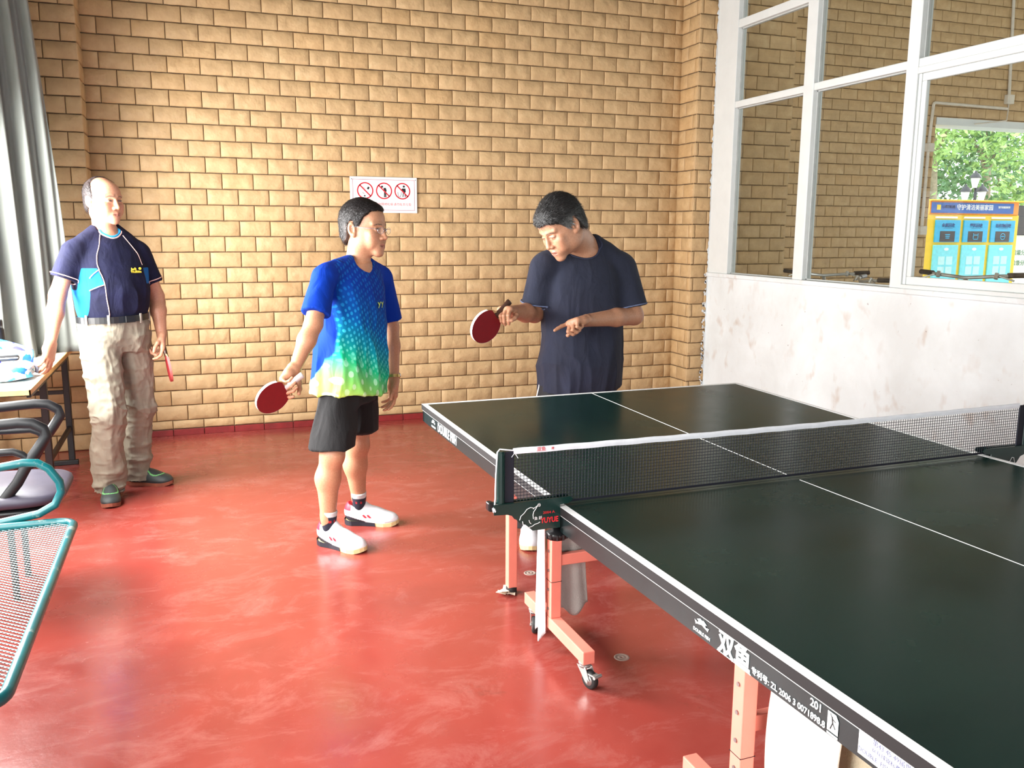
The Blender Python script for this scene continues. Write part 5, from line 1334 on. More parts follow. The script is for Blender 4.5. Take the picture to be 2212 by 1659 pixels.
def bat(name, centre, axis, face, label, tape=None, grip='flare', s=1.0):
    """table tennis bat; axis: handle->blade tip, face: normal of the visible rubber; origin at blade centre"""
    a = Vector(nrm(axis)); n = Vector(nrm(face)); n = (n-a*n.dot(a)).normalized(); x = a.cross(n)
    M = Matrix(((x[0], n[0], a[0], centre[0]), (x[1], n[1], a[1], centre[1]), (x[2], n[2], a[2], centre[2]), (0, 0, 0, 1)))
    e = empty(name, centre); e.matrix_world = M; tag(e, label, 'bat', 'table tennis bats')
    def outline(rx, rz, nn=40, cutz=None):
        P = []
        for k in range(nn):
            t = 2*math.pi*k/nn; zz = rz*math.cos(t); xx = rx*math.sin(t)*(1.0 if zz > 0 else 1-.10*(zz/rz)**2)
            if cutz is not None and zz < cutz: zz = cutz
            P.append((xx*s, zz*s))
        return P
    MB().prism(outline(.0755, .0785), -.0030, .0030).build('blade', M_WOOD, e)
    MB().prism(outline(.0750, .0780, cutz=-.062), .0030, .0068).build('rubber', M_RED_RUBBER, e)
    MB().prism(outline(.0750, .0780, cutz=-.062), -.0068, -.0030).build('rubber', M_BLACKRUB, e)
    b = MB(); P = outline(.0762, .0792, 40)
    for k in range(40):
        p, q = P[k], P[(k+1) % 40]
        if min(p[1], q[1]) < -.055*s: continue
        b.add([(p[0], -.0066, p[1]), (q[0], -.0066, q[1]), (q[0], .0066, q[1]), (p[0], .0066, p[1])], [(0, 1, 2, 3)])
    b.build('edge_tape', tape or M_WHITETAPE, e)
    h = MB(); zs = [-.060, -.075, -.090, -.130, -.165, -.172]; hw = [.021, .0145, .0130, .0140, .0165, .0150]
    L_ = 1.0 if grip == 'flare' else .82
    prof = []
    for z, w_ in zip(zs, hw):
        zz = -.060+(z+.060)*L_
        prof.append([(w_*math.cos(t)*s, .0105*math.sin(t)*s*(1 if z < -.07 else .8), zz*s) for t in np.linspace(0, 2*math.pi, 17)[:-1]])
    vs = [p for r in prof for p in r]; n_ = 16
    fs = [(i*n_+k, i*n_+(k+1) % n_, (i+1)*n_+(k+1) % n_, (i+1)*n_+k) for i in range(len(prof)-1) for k in range(n_)]+[tuple(range((len(prof)-1)*n_, len(prof)*n_))]
    h.smooth = True; h.add(vs, fs); h.build('handle', M_DARKWOOD if grip != 'pale' else M_WHITETAPE, e)
    return e, M

def finish_person(e, inv, prims, boxes, hd, base, lip, brow, age, eyes=1.0):
    v, f = body_mesh(prims, boxes); c, R, s = hd
    q = head_local(v, c, R, s); col = face_cols(q, base, lip, brow, age, eyes)
    far = (np.linalg.norm(v-c, axis=1) > .2); col[far] = base*(1+.15*fbm(v[far], (9, 9, 9), 2))[:, None]*np.array([1.0, .97, .95])
    return mesh_from('body', v, f, M_SKIN, e, inv, col)

def yoke(neck, shR, shL, lat, dz, r, rs, k=.03):
    up = np.array((0, 0, 1.))
    return [p_cone(neck-lat*.046+up*dz, shR+lat*.030, r, rs, k), p_cone(neck+lat*.046+up*dz, shL-lat*.030, r, rs, k)]
def sleeve_prim(a, b, t, r0, r1):
    d = nrm(b-a); c = a+(b-a)*t; s0 = a+(b-a)*.10
    return p_cone(s0, a+(b-a)*(t+.20), r0, r1, .035, 'u', [(c, d)])
BASE_L, BASE_M, BASE_R = lin(190, 134, 104), lin(188, 134, 100), lin(184, 130, 98)
def put_hair(e, inv, v, f, q, c, hd, n=5000, length=.022, seed=1, flow=None):
    o = mesh_from('hair', v, f, M_HAIR, e, inv, c)
    V_, F_, src = hair_strands(v, f, q, hd[1], hd[0], hd[2], n, length, seed, flow)
    cc = c[src]*np.repeat(np.random.default_rng(seed).uniform(.5, 1.9, n), 6)[:, None]
    st = mesh_from('strands', V_, F_, M_STRAND, o, inv, cc, smooth=False); st['kind'] = 'stuff'; return o

# ================================================================== man in the blue-green shirt (middle)
def man_middle():
    th = 0.70; O = (-0.22, 3.40); ct, st_ = math.cos(th), math.sin(th); lat = np.array((ct, st_, 0)); fwd = np.array((st_, -ct, 0)); up = np.array((0, 0, 1.))
    e, inv = person('person', O, th, 'man with glasses in a blue and green dotted shirt and black shorts')
    hc = np.array((-.134, 3.43, 1.462)); HR = rot_zyx(.84, .06, .02); hs = 1.04
    W = lambda p: hc+HR@(np.asarray(p)*hs)
    neck = np.array((-.175, 3.425, 1.300)); shR = np.array((-.345, 3.285, 1.265)); shL = np.array((-.030, 3.555, 1.245))
    elR = np.array((-.412, 3.175, 1.055)); wrR = np.array((-.505, 3.09, .882)); elL = np.array((.018, 3.60, .985)); wrL = np.array((.012, 3.525, .735))
    hipR = np.array((-.285, 3.335, .80)); hipL = np.array((-.165, 3.465, .80)); kR = np.array((-.338, 3.265, .440)); kL = np.array((-.182, 3.485, .425))
    aR = np.array((-.362, 3.285, .085)); aL = np.array((-.172, 3.545, .085))
    torso = [(.74, -.225, 3.40, .150, .105), (.86, -.222, 3.40, .150, .110), (1.0, -.21, 3.405, .140, .105), (1.15, -.195, 3.415, .150, .100), (1.25, -.188, 3.42, .145, .085), (1.30, -.182, 3.423, .075, .060)]
    pr = [p_loft(torso, .03, ang=th), p_cone(W((0, .02, -.05)), neck-up*.03, .052, .058, .03), ] + yoke(neck, shR, shL, lat, -.014, .034, .034)
    pr += head_prims(hc, HR, hs, 1.02)
    for (a, b, c) in ((shR, elR, wrR), (shL, elL, wrL)):
        pr += [p_cone(a+(b-a)*.12, b, .040, .039, .02), p_cone(b, b*.62+c*.38, .040, .039, .015), p_cone(b*.62+c*.38, c, .039, .0255, .02)]
    for (h, k, a) in ((hipR, kR, aR), (hipL, kL, aL)):
        m = k*.68+a*.32; bk = -fwd*.018
        pr += [p_cone(h, k, .078, .053, .03), p_cone(k, m+bk, .051, .055, .025), p_cone(m+bk, a+up*.05, .054, .034, .03), p_cone(a+up*.06, a-up*.01, .035, .028, .015), p_ell(k+fwd*.022, (.036, .036, .042), None, .02)]
    # right hand grips the bat handle, left hand hangs relaxed
    bc = np.array((-.607, 3.02, .772)); ax = nrm(np.array((-.80, -.12, -.54)))
    hd_ = nrm(np.array((-.60, -.25, -.76)))
    hR, tR = hand_prims(wrR, hd_, nrm(np.array((.55, -.75, -.2))), -1, [(.5, .9, .7), (1.0, 1.25, .6), (1.1, 1.3, .6), (1.2, 1.3, .6)], [(.6, .5, .6), (.75, .05, .65), (.8, -.1, .5)], .98)
    hL, tL = hand_prims(wrL, nrm(np.array((-.08, -.22, -.97))), nrm(np.array((-.80, -.1, .1))), -1, [(.25, .35, .25), (.35, .45, .3), (.42, .5, .3), (.5, .5, .35)], [(.75, .5, .3), (.9, .25, .3), (.95, .1, .2)], .98)
    pr += hR+hL
    finish_person(e, inv, pr, [bx3(hc, .165), bx3(wrR+hd_*.08, .125), bx3(wrL-up*.09, .115)], (hc, HR, hs), BASE_M, lin(164, 88, 76), lin(26, 20, 18), .5)
    # hair: dark with greying temple, receding front corners
    v, f, q = hair_mesh(hc, HR, hs, [-.13, -.085, -.060, -.035, -.018, 0.0, .012, .035, .045, .075, .14], [.098, .094, .080, .052, .012, .010, .032, .030, -.040, -.072, -.075], .009, .006, front=.0, seed=3)
    c = np.tile(lin(24, 20, 20), (len(q), 1)); g = sstep(.030-q[:, 2], 0, .03)*sstep(.06-np.abs(q[:, 1]-.01), 0, .03)*(.6+fbm(q, (90, 60, 60), 8)); c = c*(1-.55*np.clip(g, 0, 1)[:, None])+lin(150, 145, 142)*.55*np.clip(g, 0, 1)[:, None]
    put_hair(e, inv, v, f, q, c, (hc, HR, hs), 6000, 0.02, 2)
    # shirt
    S = [(.690, -.232, 3.400, .198, .164), (.82, -.226, 3.403, .190, .150), (.95, -.215, 3.407, .180, .132), (1.10, -.200, 3.413, .178, .122), (1.20, -.192, 3.418, .172, .108), (1.265, -.186, 3.42, .130, .080), (1.305, -.180, 3.424, .070, .058)]
    def cuff(a, b, t, r0, r1):
        d = nrm(b-a); c = a+(b-a)*t
        return p_cone(a-d*.01, a+(b-a)*(t+.25), r0, r1, .035, 'u', [(c, d)])
    sp = [p_loft(S, .02, ang=th), *yoke(neck, shR, shL, lat, .0, .047, .050),
          sleeve_prim(shR, elR, .80, .052, .066), sleeve_prim(shL, elL, .86, .052, .063)]
    sp += [p_cone(neck-up*.02, W((0, .02, -.05))+up*.06, .059, .062, .006, 's'), p_ell(neck+fwd*.055+up*.018, (.058, .058, .044), None, .012, 's')]
    hem = [p_fn(lambda P: .706+.012*np.sin((P[..., 0]+P[..., 1])*9)-P[..., 2], (-1, 2.9, .5), (.4, 3.9, 1.4), .002, 'c')]
    v, f = surf(sp+hem, .005)
    L_ = (v-np.array((O[0], O[1], 0)))@np.stack([lat, -fwd, up], 1)
    msk = .35+.65*sstep(1.2-v[:, 2], 0, .3)
    v = wrinkle(v, f, .024, (10, 10, 4), 21, msk)
    dsl = np.minimum(np.linalg.norm(np.cross(v-shR, nrm(elR-shR)), axis=1), 9); dl = np.linalg.norm(np.cross(v-shL, nrm(elL-shL)), axis=1)
    sleeve = np.maximum(sstep(.098-dsl, 0, .008)*(L_[:, 0] < -.135), sstep(.098-dl, 0, .008)*(L_[:, 0] > .135))
    wx = L_[:, 0]-1.2*np.clip(L_[:, 1], 0, 1)*(L_[:, 0] < .05); ub = np.interp(L_[:, 2], [.70, .74, .80, .86, .92, 1.0, 1.1, 1.2], [-.46, -.36, -.245, -.192, -.164, -.150, -.150, -.155]); plain = np.maximum(sstep(ub-wx, -.004, .004), sleeve)
    o = mesh_from('shirt', v, f, mat_dotted(), e, inv, None, {'plain': plain})
    # short chest emblem
    emb = []
    for (x0, z0, sg) in ((.055, 1.115, 1), (.083, 1.115, 1)):
        emb.append([(x0, z0+.012), (x0+.007, z0+.012), (x0+.012, z0+.003), (x0+.020, z0+.013), (x0+.026, z0+.013), (x0+.006, z0-.014), (x0, z0-.014), (x0+.009, z0-.002)])
    b = MB(); iv = Matrix([list(r) for r in inv])
    for poly in emb:
        wpts = [np.array((O[0], O[1], 0))+lat*x+fwd*.11+up*z for x, z in poly]; wpts = snap(sp, wpts, .0045)
        b.add([iv @ Vector(tuple(p)) for p in wpts], [tuple(range(len(poly)))])
    b.build('chest_emblem', simple('lime_print', srgb(190, 225, 60), .5), o)
    # shorts
    K = [(.40, 0, 0, 0, 0)]
    def legloft(h, k, z0, r0, r1, ry):
        st = []
        for z in np.linspace(z0, .80, 8):
            t = (h[2]-z)/(h[2]-k[2]); c = h+(k-h)*t; w = (z-z0)/(.80-z0); st.append((z, c[0], c[1], r1+(r0-r1)*w, ry+(r0*.98-ry)*w))
        return p_loft(st, .025, ang=th)
    shp = [p_loft([(.66, -.228, 3.40, .140, .105), (.72, -.228, 3.40, .150, .108), (.88, -.222, 3.402, .140, .100)], .03, ang=th), legloft(hipR, kR, .475, .070, .096, .104), legloft(hipL, kL, .500, .070, .092, .100)]
    v, f = surf(shp, .006); v = wrinkle(v, f, .017, (10, 10, 3.5), 31)
    mesh_from('shorts', v, f, M_CLOTH, e, inv, np.tile(lin(13, 13, 15), (len(v), 1)))
    # socks and shoes
    for (a, k, nm) in ((aR, kR, 0), (aL, kL, 1)):
        d = nrm(k-a); sp_ = [p_cone(a-up*.01, a+d*.09, .030, .0385, .01, 'u', [(a+d*.088, d)])]
        v, f = surf(sp_, .004); cc = np.tile(lin(26, 28, 46), (len(v), 1)); t = (v-a)@d; cc[t > .066] = lin(205, 205, 205); red = (np.abs(t-.045) < .006) & (vnoise(v, (90, 90, 30), 4) > .1); cc[red] = lin(170, 30, 40)
        mesh_from('sock', v, f, M_CLOTH, e, inv, cc)
    def cols(sg):
        def fn(q):
            c = np.tile(lin(232, 233, 238), (len(q), 1)); x, y, z = q[:, 0]*sg, q[:, 1], q[:, 2]
            c[(z < .050-.30*np.clip(y-.02, 0, 1)) & (y < .10)] = lin(34, 38, 50)
            for yc in (.100, .122): c[(np.hypot((y-yc)+.8*(z-.052), (z-.052)*.9) < .0085) & (np.abs(x) > .012)] = lin(190, 24, 44)
            c[(z > .078) & (y < .030)] = lin(206, 40, 64)
            c[(z < .030) & (y > .20)] = lin(200, 200, 205)
            return c
        return fn
    shoe(e, inv, (-.392, 3.335, 0), (-.262, 3.185, 0), 1.08, cols(1), M_GUM, M_SHOEUP, aR, .262, lace_mat=M_LACE, tongue=M_TONGUE, heel_mat=M_HEEL)
    shoe(e, inv, (-.230, 3.575, 0), (.010, 3.475, 0), 1.08, cols(-1), M_GUM, M_SHOEUP, aL, .262, lace_mat=M_LACE, tongue=M_TONGUE, heel_mat=M_HEEL)
    # glasses
    iv = Matrix([list(r) for r in inv]); H = lambda p: iv @ Vector(tuple(W(p)))
    g = MB()
    for sx in (-1, 1):
        g.tube([H((sx*(.034+.0215*math.cos(t)), -.1065+.010*abs(math.cos(t))*(.5 if sx*math.cos(t)*sx > 0 else 0), .000+.0140*math.sin(t)-.001)) for t in np.linspace(0, 2*math.pi, 21)[:-1]], .0010, 6, closed=True)
        g.tube([H((sx*.0555, -.100, .004)), H((sx*.072, -.088, .006)), H((sx*.0785, -.04, .006)), H((sx*.081, .008, .010)), H((sx*.081, .022, -.004))], .0013, 6)
        g.tube([H((sx*.0125, -.1065, .002)), H((sx*.010, -.101, -.008))], .0012, 5)
    g.tube([H((-.0125, -.1065, .004)), H((0, -.1105, .007)), H((.0125, -.1065, .004))], .0012, 6)
    go = g.build('glasses', M_STEEL, e)
    for sx in (-1, 1):
        l = MB(); l.add([H((sx*(.034+.021*math.cos(t)), -.1060, .000+.0135*math.sin(t)-.001)) for t in np.linspace(0, 2*math.pi, 19)[:-1]], [tuple(range(18))]); l.build('lens', M_GLASS, go)
    # wrist watch on the left arm
    d = nrm(wrL-elL); c0 = wrL-d*.012; a1 = nrm(np.cross(d, fwd)); a2 = np.cross(d, a1); b = MB()
    for k in range(22):
        t0, t1 = 2*math.pi*k/22, 2*math.pi*(k+.82)/22; r0, r1 = .0285, .0325
        vs = [c0+a1*math.cos(t)*r+a2*math.sin(t)*r+d*w_ for w_ in (-.007, .007) for r in (r0, r1) for t in (t0, t1)]
        b.add([iv @ Vector(tuple(p)) for p in vs], [(0, 1, 3, 2), (4, 6, 7, 5), (2, 3, 7, 6), (0, 4, 5, 1), (0, 2, 6, 4), (1, 5, 7, 3)])
    wo = b.build('wrist_watch', M_GOLD, e)
    dial = c0+lat*.031; MB().tube([iv @ Vector(tuple(dial)), iv @ Vector(tuple(dial+lat*.008))], .0155, 18).build('watch_case', M_STEEL, wo)
    # bat in the right hand: blade hangs down to the left, red rubber towards the camera
    bat('table_tennis_bat', bc, ax, nrm(np.array((.30, -.88, -.51))), 'red bat with white edge held low by the man in the dotted shirt', grip='pale')

def mat_raglan():
    t = NT('navy_raglan_jersey'); a = t.node('ShaderNodeAttribute', attribute_name='panel'); v = t.coord('Object'); g = t.noise(v, 14, 4, 0.6)
    m = t.math('GREATER_THAN', a.outputs['Fac'], 0.0)
    t.base(t.mix(m, t.ramp(g, [(.3, srgb(15, 17, 40)), (.7, srgb(21, 23, 52))]), srgb(20, 104, 176))); t.rough(.85); t.b.inputs['Specular IOR Level'].default_value = .25
    t.bump(t.math('ADD', t.math('MULTIPLY', t.noise(v, 900, 2, .5), .15), t.math('MULTIPLY', t.noise(t.coord('Object', scale=(1, 1, .45)), 16, 3, .5, .8), 1.2)), .45, .02); return t.m
def mat_dotted():
    t = NT('blue_green_dotted_jersey'); at = t.node('ShaderNodeAttribute', attribute_name='plain')
    c = t.node('ShaderNodeTexCoord'); sp = t.node('ShaderNodeSeparateXYZ'); t.link(c.outputs['Object'], sp.inputs[0])
    z = t.math('ADD', sp.outputs['Z'], t.math('MULTIPLY', sp.outputs['X'], 0.55))
    zn_ = t.math('MULTIPLY', t.math('ADD', z, -.61), 1.0/.58, clamp=True)
    g = t.ramp(zn_, [(0.0, srgb(196, 228, 104)), (0.16, srgb(132, 212, 104)), (0.34, srgb(24, 186, 128)), (0.50, srgb(0, 146, 166)), (0.70, srgb(0, 90, 176)), (1.0, srgb(4, 52, 150))])
    # rows of dots, smaller towards the chest
    mp = t.node('ShaderNodeMapping'); mp.inputs['Rotation'].default_value = (0, .35, 0); mp.inputs['Scale'].default_value = (1, .0, .62); t.link(c.outputs['Object'], mp.inputs['Vector'])
    def dots(scale, lo, hi):
        vo = t.node('ShaderNodeTexVoronoi'); vo.inputs['Scale'].default_value = scale; vo.inputs['Randomness'].default_value = 0.25; t.link(mp.outputs['Vector'], vo.inputs['Vector'])
        return t.ramp(vo.outputs['Distance'], [(lo, (1, 1, 1, 1)), (hi, (0, 0, 0, 1))])
    big = dots(27, .27, .32); sm = dots(60, .26, .36)
    low = t.ramp(zn_, [(0.26, (0, 0, 0, 1)), (0.46, (1, 1, 1, 1))])
    dm = t.mix(low, big, sm)
    dc = t.ramp(zn_, [(0.0, srgb(214, 240, 170)), (0.2, srgb(190, 238, 190)), (0.4, srgb(110, 236, 210)), (0.6, srgb(40, 190, 235)), (0.85, srgb(20, 130, 220))])
    fade = t.ramp(zn_, [(0.0, (.8, .8, .8, 1)), (0.7, (.8, .8, .8, 1)), (1.0, (.35, .35, .35, 1))])
    col = t.mix(t.math('MULTIPLY', dm, fade), g, dc)
    col = t.mix(at.outputs['Fac'], col, srgb(0, 52, 160))
    t.base(col); t.rough(0.85); t.b.inputs['Specular IOR Level'].default_value = 0.2
    h = t.noise(t.coord('Object', scale=(1, 1, .45)), 15, 3, 0.5, 0.8); t.bump(h, 0.35, 0.02); return t.m

# ================================================================== man in the navy raglan shirt (left)
def man_left():
    th = 0.55; O = (-1.31, 4.50); ct, st_ = math.cos(th), math.sin(th); lat = np.array((ct, st_, 0)); fwd = np.array((st_, -ct, 0)); up = np.array((0, 0, 1.))
    e, inv = person('person', O, th, 'balding man in a navy raglan shirt and khaki trousers leaning on the desk')
    hc = np.array((-1.312, 4.47, 1.600)); HR = rot_zyx(.74, .03, 0.0); hs = 1.0
    W = lambda p: hc+HR@(np.asarray(p)*hs)
    neck = np.array((-1.318, 4.515, 1.448)); shR = np.array((-1.468, 4.407, 1.362)); shL = np.array((-1.162, 4.598, 1.352))
    elR = np.array((-1.553, 4.37, 1.120)); wrR = np.array((-1.590, 4.265, .890)); elL = np.array((-1.092, 4.63, 1.085)); wrL = np.array((-1.075, 4.555, .880))
    hipR = np.array((-1.385, 4.455, .900)); hipL = np.array((-1.232, 4.56, .900)); kR = np.array((-1.358, 4.37, .500)); kL = np.array((-1.220, 4.60, .490))
    aR = np.array((-1.383, 4.425, .080)); aL = np.array((-1.258, 4.655, .080))
    torso = [(.86, -1.31, 4.51, .155, .115), (1.0, -1.31, 4.505, .155, .125), (1.12, -1.31, 4.50, .165, .130), (1.28, -1.312, 4.505, .165, .110), (1.38, -1.315, 4.51, .135, .085), (1.43, -1.318, 4.515, .075, .06)]
    pr = [p_loft(torso, .03, ang=th), p_cone(W((0, .02, -.05)), neck-up*.03, .055, .060, .03), ] + yoke(neck, shR, shL, lat, -.018, .034, .034)
    pr += head_prims(hc, HR, hs, 1.06)
    for (a, b, c) in ((shR, elR, wrR), (shL, elL, wrL)):
        pr += [p_cone(a+(b-a)*.12, b, .041, .041, .02), p_cone(b, b*.62+c*.38, .042, .041, .015), p_cone(b*.62+c*.38, c, .041, .027, .02)]
    for (h, k, a) in ((hipR, kR, aR), (hipL, kL, aL)):
        pr += [p_cone(h, k, .080, .055, .03), p_cone(k, a+up*.03, .053, .038, .03)]
    # right hand resting on the desk edge, left hand holding a bat by the thigh
    dR = nrm(np.array((-.05, -.30, -.55)))
    hR, _ = hand_prims(wrR, nrm(np.array((-.10, -.28, -.80))), nrm(np.array((-.75, .35, -.15))), 1, [(.25, .45, .3), (.2, .4, .3), (.2, .4, .3), (.25, .4, .3)], [(.8, .55, .25), (.95, .25, .2), (.95, .15, .1)], 1.0)
    hL, _ = hand_prims(wrL, nrm(np.array((.02, -.25, -.95))), nrm(np.array((-.92, -.1, -.1))), -1, [(.35, .6, .4), (.9, 1.2, .6), (1.0, 1.3, .6), (1.1, 1.3, .6)], [(.8, .4, .5), (.9, .1, .5), (.95, .0, .3)], 1.0)
    pr += hR+hL
    finish_person(e, inv, pr, [bx3(hc, .165), bx3(wrR+np.array((0, -.03, -.08)), .115), bx3(wrL+np.array((0, -.02, -.08)), .115)], (hc, HR, hs), BASE_L, lin(168, 96, 84), lin(58, 40, 34), 1.0)
    v, f, q = hair_mesh(hc, HR, hs, [-.13, -.060, -.040, -.030, -.015, .004, .022, .036, .050, .08, .14], [.12, .112, .095, .010, -.028, .008, .026, .010, -.045, -.07, -.072], .0055, .0, bald=[((-.022, -.070, .092), (.074, .088, .066)), ((-.052, -.062, .052), (.050, .046, .052)), ((.050, -.070, .055), (.045, .045, .050))], rough=.001, seed=6)
    c = np.tile(lin(34, 26, 26), (len(q), 1))*(1+.5*fbm(q, (120, 50, 50), 3))[:, None]; top_ = sstep(q[:, 2], .07, .11); c = c*(1-.35*top_[:, None])+lin(84, 72, 70)*.35*top_[:, None]
    put_hair(e, inv, v, f, q, c, (hc, HR, hs), 3600, 0.022, 3, lambda q_: np.stack([q_[:, 0]*5, np.full(len(q_), -.5), -.15-.9*sstep(.05-q_[:, 2], 0, .06)], 1))
    # shirt, tucked in
    S = [(.978, -1.312, 4.510, .168, .138), (1.04, -1.312, 4.508, .182, .153), (1.12, -1.312, 4.503, .188, .156), (1.24, -1.313, 4.503, .186, .136), (1.33, -1.315, 4.507, .168, .112), (1.395, -1.317, 4.512, .120, .082), (1.435, -1.318, 4.515, .070, .060)]
    def cuff(a, b, t, r0, r1):
        d = nrm(b-a); c = a+(b-a)*t
        return p_cone(a-d*.01, a+(b-a)*(t+.25), r0, r1, .035, 'u', [(c, d)])
    sp = [p_loft(S, .02, ang=th), *yoke(neck, shR, shL, lat, -.006, .047, .050), sleeve_prim(shR, elR, .66, .053, .068), sleeve_prim(shL, elL, .70, .053, .064)]
    sp += [p_cone(neck-up*.02, W((0, .02, -.05))+up*.06, .061, .066, .006, 's'), p_ell(neck+fwd*.052+up*.014, (.062, .060, .042), None, .012, 's')]
    v, f = surf(sp, .005); L_ = (v-np.array((O[0], O[1], 0)))@np.stack([lat, -fwd, up], 1)
    v = wrinkle(v, f, .016, (9, 9, 5), 41, (.4+.6*sstep(1.3-v[:, 2], 0, .2))*sstep(v[:, 2], .98, 1.05))
    c = np.tile(lin(17, 19, 44), (len(v), 1))
    # cyan side panels below the armpits
    x, y, z = L_[:, 0], L_[:, 1], L_[:, 2]
    bnd = np.interp(z, [.95, 1.08, 1.16, 1.20, 1.27, 1.33], [-.165, -.160, -.122, -.100, -.118, -.135])
    pan = (((x < bnd) & (z < 1.285) & (z > 1.17)) | ((x < -.158+.02*(z-1.1)) & (z <= 1.17) & (y < .06)) | ((x > -bnd+.012) & (z < 1.285) & (z > 1.17) & (x < .19)))
    dR_ = np.linalg.norm(np.cross(v-shR, nrm(elR-shR)), axis=1); tR_ = (v-shR)@nrm(elR-shR)
    dL_ = np.linalg.norm(np.cross(v-shL, nrm(elL-shL)), axis=1)
    inner = ((v-shR)@lat > .028) & (tR_ > .05) & (dR_ < .085)
    rb = np.interp(z, [1.15, 1.17, 1.25, 1.30], [-.098, -.100, -.118, -.126]); zb_ = 1.14+np.clip((x+.16)/.06, 0, 1)*.03
    sdA = np.minimum.reduce([rb-x, 1.255-z, z-zb_, dR_-.076, .09-y]); sdB = np.minimum.reduce([-.160+.02*(z-1.1)-x, zb_+.002-z, .06-y])
    sdC = np.minimum.reduce([x-.132, 1.25-z, z-1.165, .185-x, .09-y]); sdD = np.minimum.reduce([(v-shR)@lat-.034, tR_-.095, 1.28-z, .088-dR_])
    sd = np.maximum.reduce([sdA, sdB, sdC, sdD])
    so = mesh_from('shirt', v, f, mat_raglan(), e, inv, None, {'panel': sd*100})
    M_PIPE = simple('pink_white_piping', srgb(226, 186, 178), .7)
    A = lambda x_, z_, yy=.14: np.array((O[0], O[1], 0))+lat*x_+fwd*yy+up*z_
    lines = [[A(-.062, 1.430, .05), A(-.085, 1.39, .09), A(-.115, 1.34, .11), A(-.125, 1.28, .12), A(-.118, 1.25, .13)],
             [A(.062, 1.425, .05), A(.095, 1.39, .09), A(.125, 1.34, .10), A(.140, 1.27, .11)],
             [A(-.118, 1.25, .12), A(-.105, 1.20, .14), A(-.100, 1.17, .14), A(-.102, 1.10, .15), A(-.092, 1.03, .15), A(-.090, .975, .15)],
             [A(-.100, 1.172, .14), A(-.130, 1.160, .12), A(-.160, 1.140, .09)],
             [A(-.118, 1.25, .12), A(-.140, 1.225, .10), A(-.165, 1.205, .10)]]
    for ln in lines: ring_piping(so, inv, snap(sp, dense(ln, 26), .0035), .0024, M_PIPE)
    for (a, b, t) in ((shR, elR, .60), (shL, elL, .64)):
        d = nrm(b-a); c0 = a+(b-a)*t; p = nrm(np.cross(d, up)); q_ = np.cross(d, p)
        ring_piping(so, inv, snap(sp, [c0+(p*math.cos(k)+q_*math.sin(k))*.07 for k in np.linspace(0, 2*math.pi, 33)], .002), .0028, M_PIPE)
    # round collar band: cyan with a pale outer line
    col_pts = [neck+up*(.012-.042*max(0, math.cos(k)))+fwd*math.cos(k)*.094+lat*math.sin(k)*.071 for k in np.linspace(0, 2*math.pi, 49)]
    ring_piping(so, inv, snap(sp, col_pts, .001), .0042, M_PIPE)
    ring_piping(so, inv, [neck+(p-neck)*np.array((.90, .90, .90))+up*.004 for p in snap(sp, col_pts, .001)], .0075, simple('cyan_collar', srgb(40, 150, 205), .7), 'collar_band')
    b = MB(); iv = Matrix([list(r) for r in inv])
    # yellow chest print: two short lines and a paw-like mark
    Mx = Matrix(((lat[0], -fwd[0], 0, 0), (lat[1], -fwd[1], 0, 0), (0, 0, 1, 0), (0, 0, 0, 1)))
    pt = Vector(tuple(snap(sp, [A(.075, 1.240, .13)], .0090)[0]))
    ML = iv @ Matrix.Translation(pt) @ Mx
    M_YEL = simple('yellow_print', srgb(222, 200, 60), .6)
    text_mesh('Jack', .018, M_YEL, ML @ Matrix.Translation((-.012, 0, .006)), 'chest_print', so, .002, .0004); text_mesh('Wolfskin', .016, M_YEL, ML @ Matrix.Translation((.0, 0, -.009)), 'chest_print', so, .002, .0004)
    pw = MB(); pw.prism([(.022+.007*math.cos(t), .008+.007*math.sin(t)) for t in np.linspace(0, 6.0, 10)], -.002, .001, ML); pw.build('chest_mark', M_YEL, so)
    # trousers
    def leg(h, k, a, z0, r):
        st = []
        for z, rr in ((z0, r[3]), (.25, r[2]), (.50, r[1]), (.70, .5*(r[0]+r[1])), (.90, r[0])):
            P = k+(h-k)*((z-k[2])/(h[2]-k[2])) if z > k[2] else k+(a-k)*((k[2]-z)/(k[2]-a[2])); st.append((z, P[0], P[1], rr*1.0, rr*1.06))
        return p_loft(st, .022, ang=th)
    tp_ = [p_loft([(.80, -1.31, 4.508, .150, .110), (.88, -1.31, 4.508, .172, .136), (.95, -1.311, 4.508, .172, .140), (.990, -1.311, 4.508, .173, .142)], .03, ang=th),
           leg(hipR, kR, aR, .035, (.102, .084, .078, .078)), leg(hipL, kL, aL, .035, (.100, .082, .076, .077))]
    v, f = surf(tp_, .0055); lowm = .5+1.0*sstep(.35-v[:, 2], 0, .3)+.5*sstep(.12-np.abs(v[:, 2]-.5), 0, .1)
    v = wrinkle(v, f, .028, (6, 6, 11), 51, lowm)
    v = wrinkle(v, f, .016, (8, 8, 3), 52); v = wrinkle(v, f, .009, (13, 13, 17), 53, .5+.5*sstep(.7-v[:, 2], 0, .3)); v = wrinkle(v, f, .005, (26, 26, 14), 54)
    c = np.tile(lin(138, 132, 116), (len(v), 1)); to = mesh_from('trousers', v, f, M_TROUSER, e, inv, c)
    # cargo pocket flap, fly seam, belt loops
    for (x_, z_) in ((-.165, .66),):
        pk = MB(); pts = snap(tp_, [A(-.15+.0*i, .70, .05) for i in range(1)], .002)
    bp = [(O[0], O[1])]
    nb = 48; bl = MB(); rin = (.181, .151)
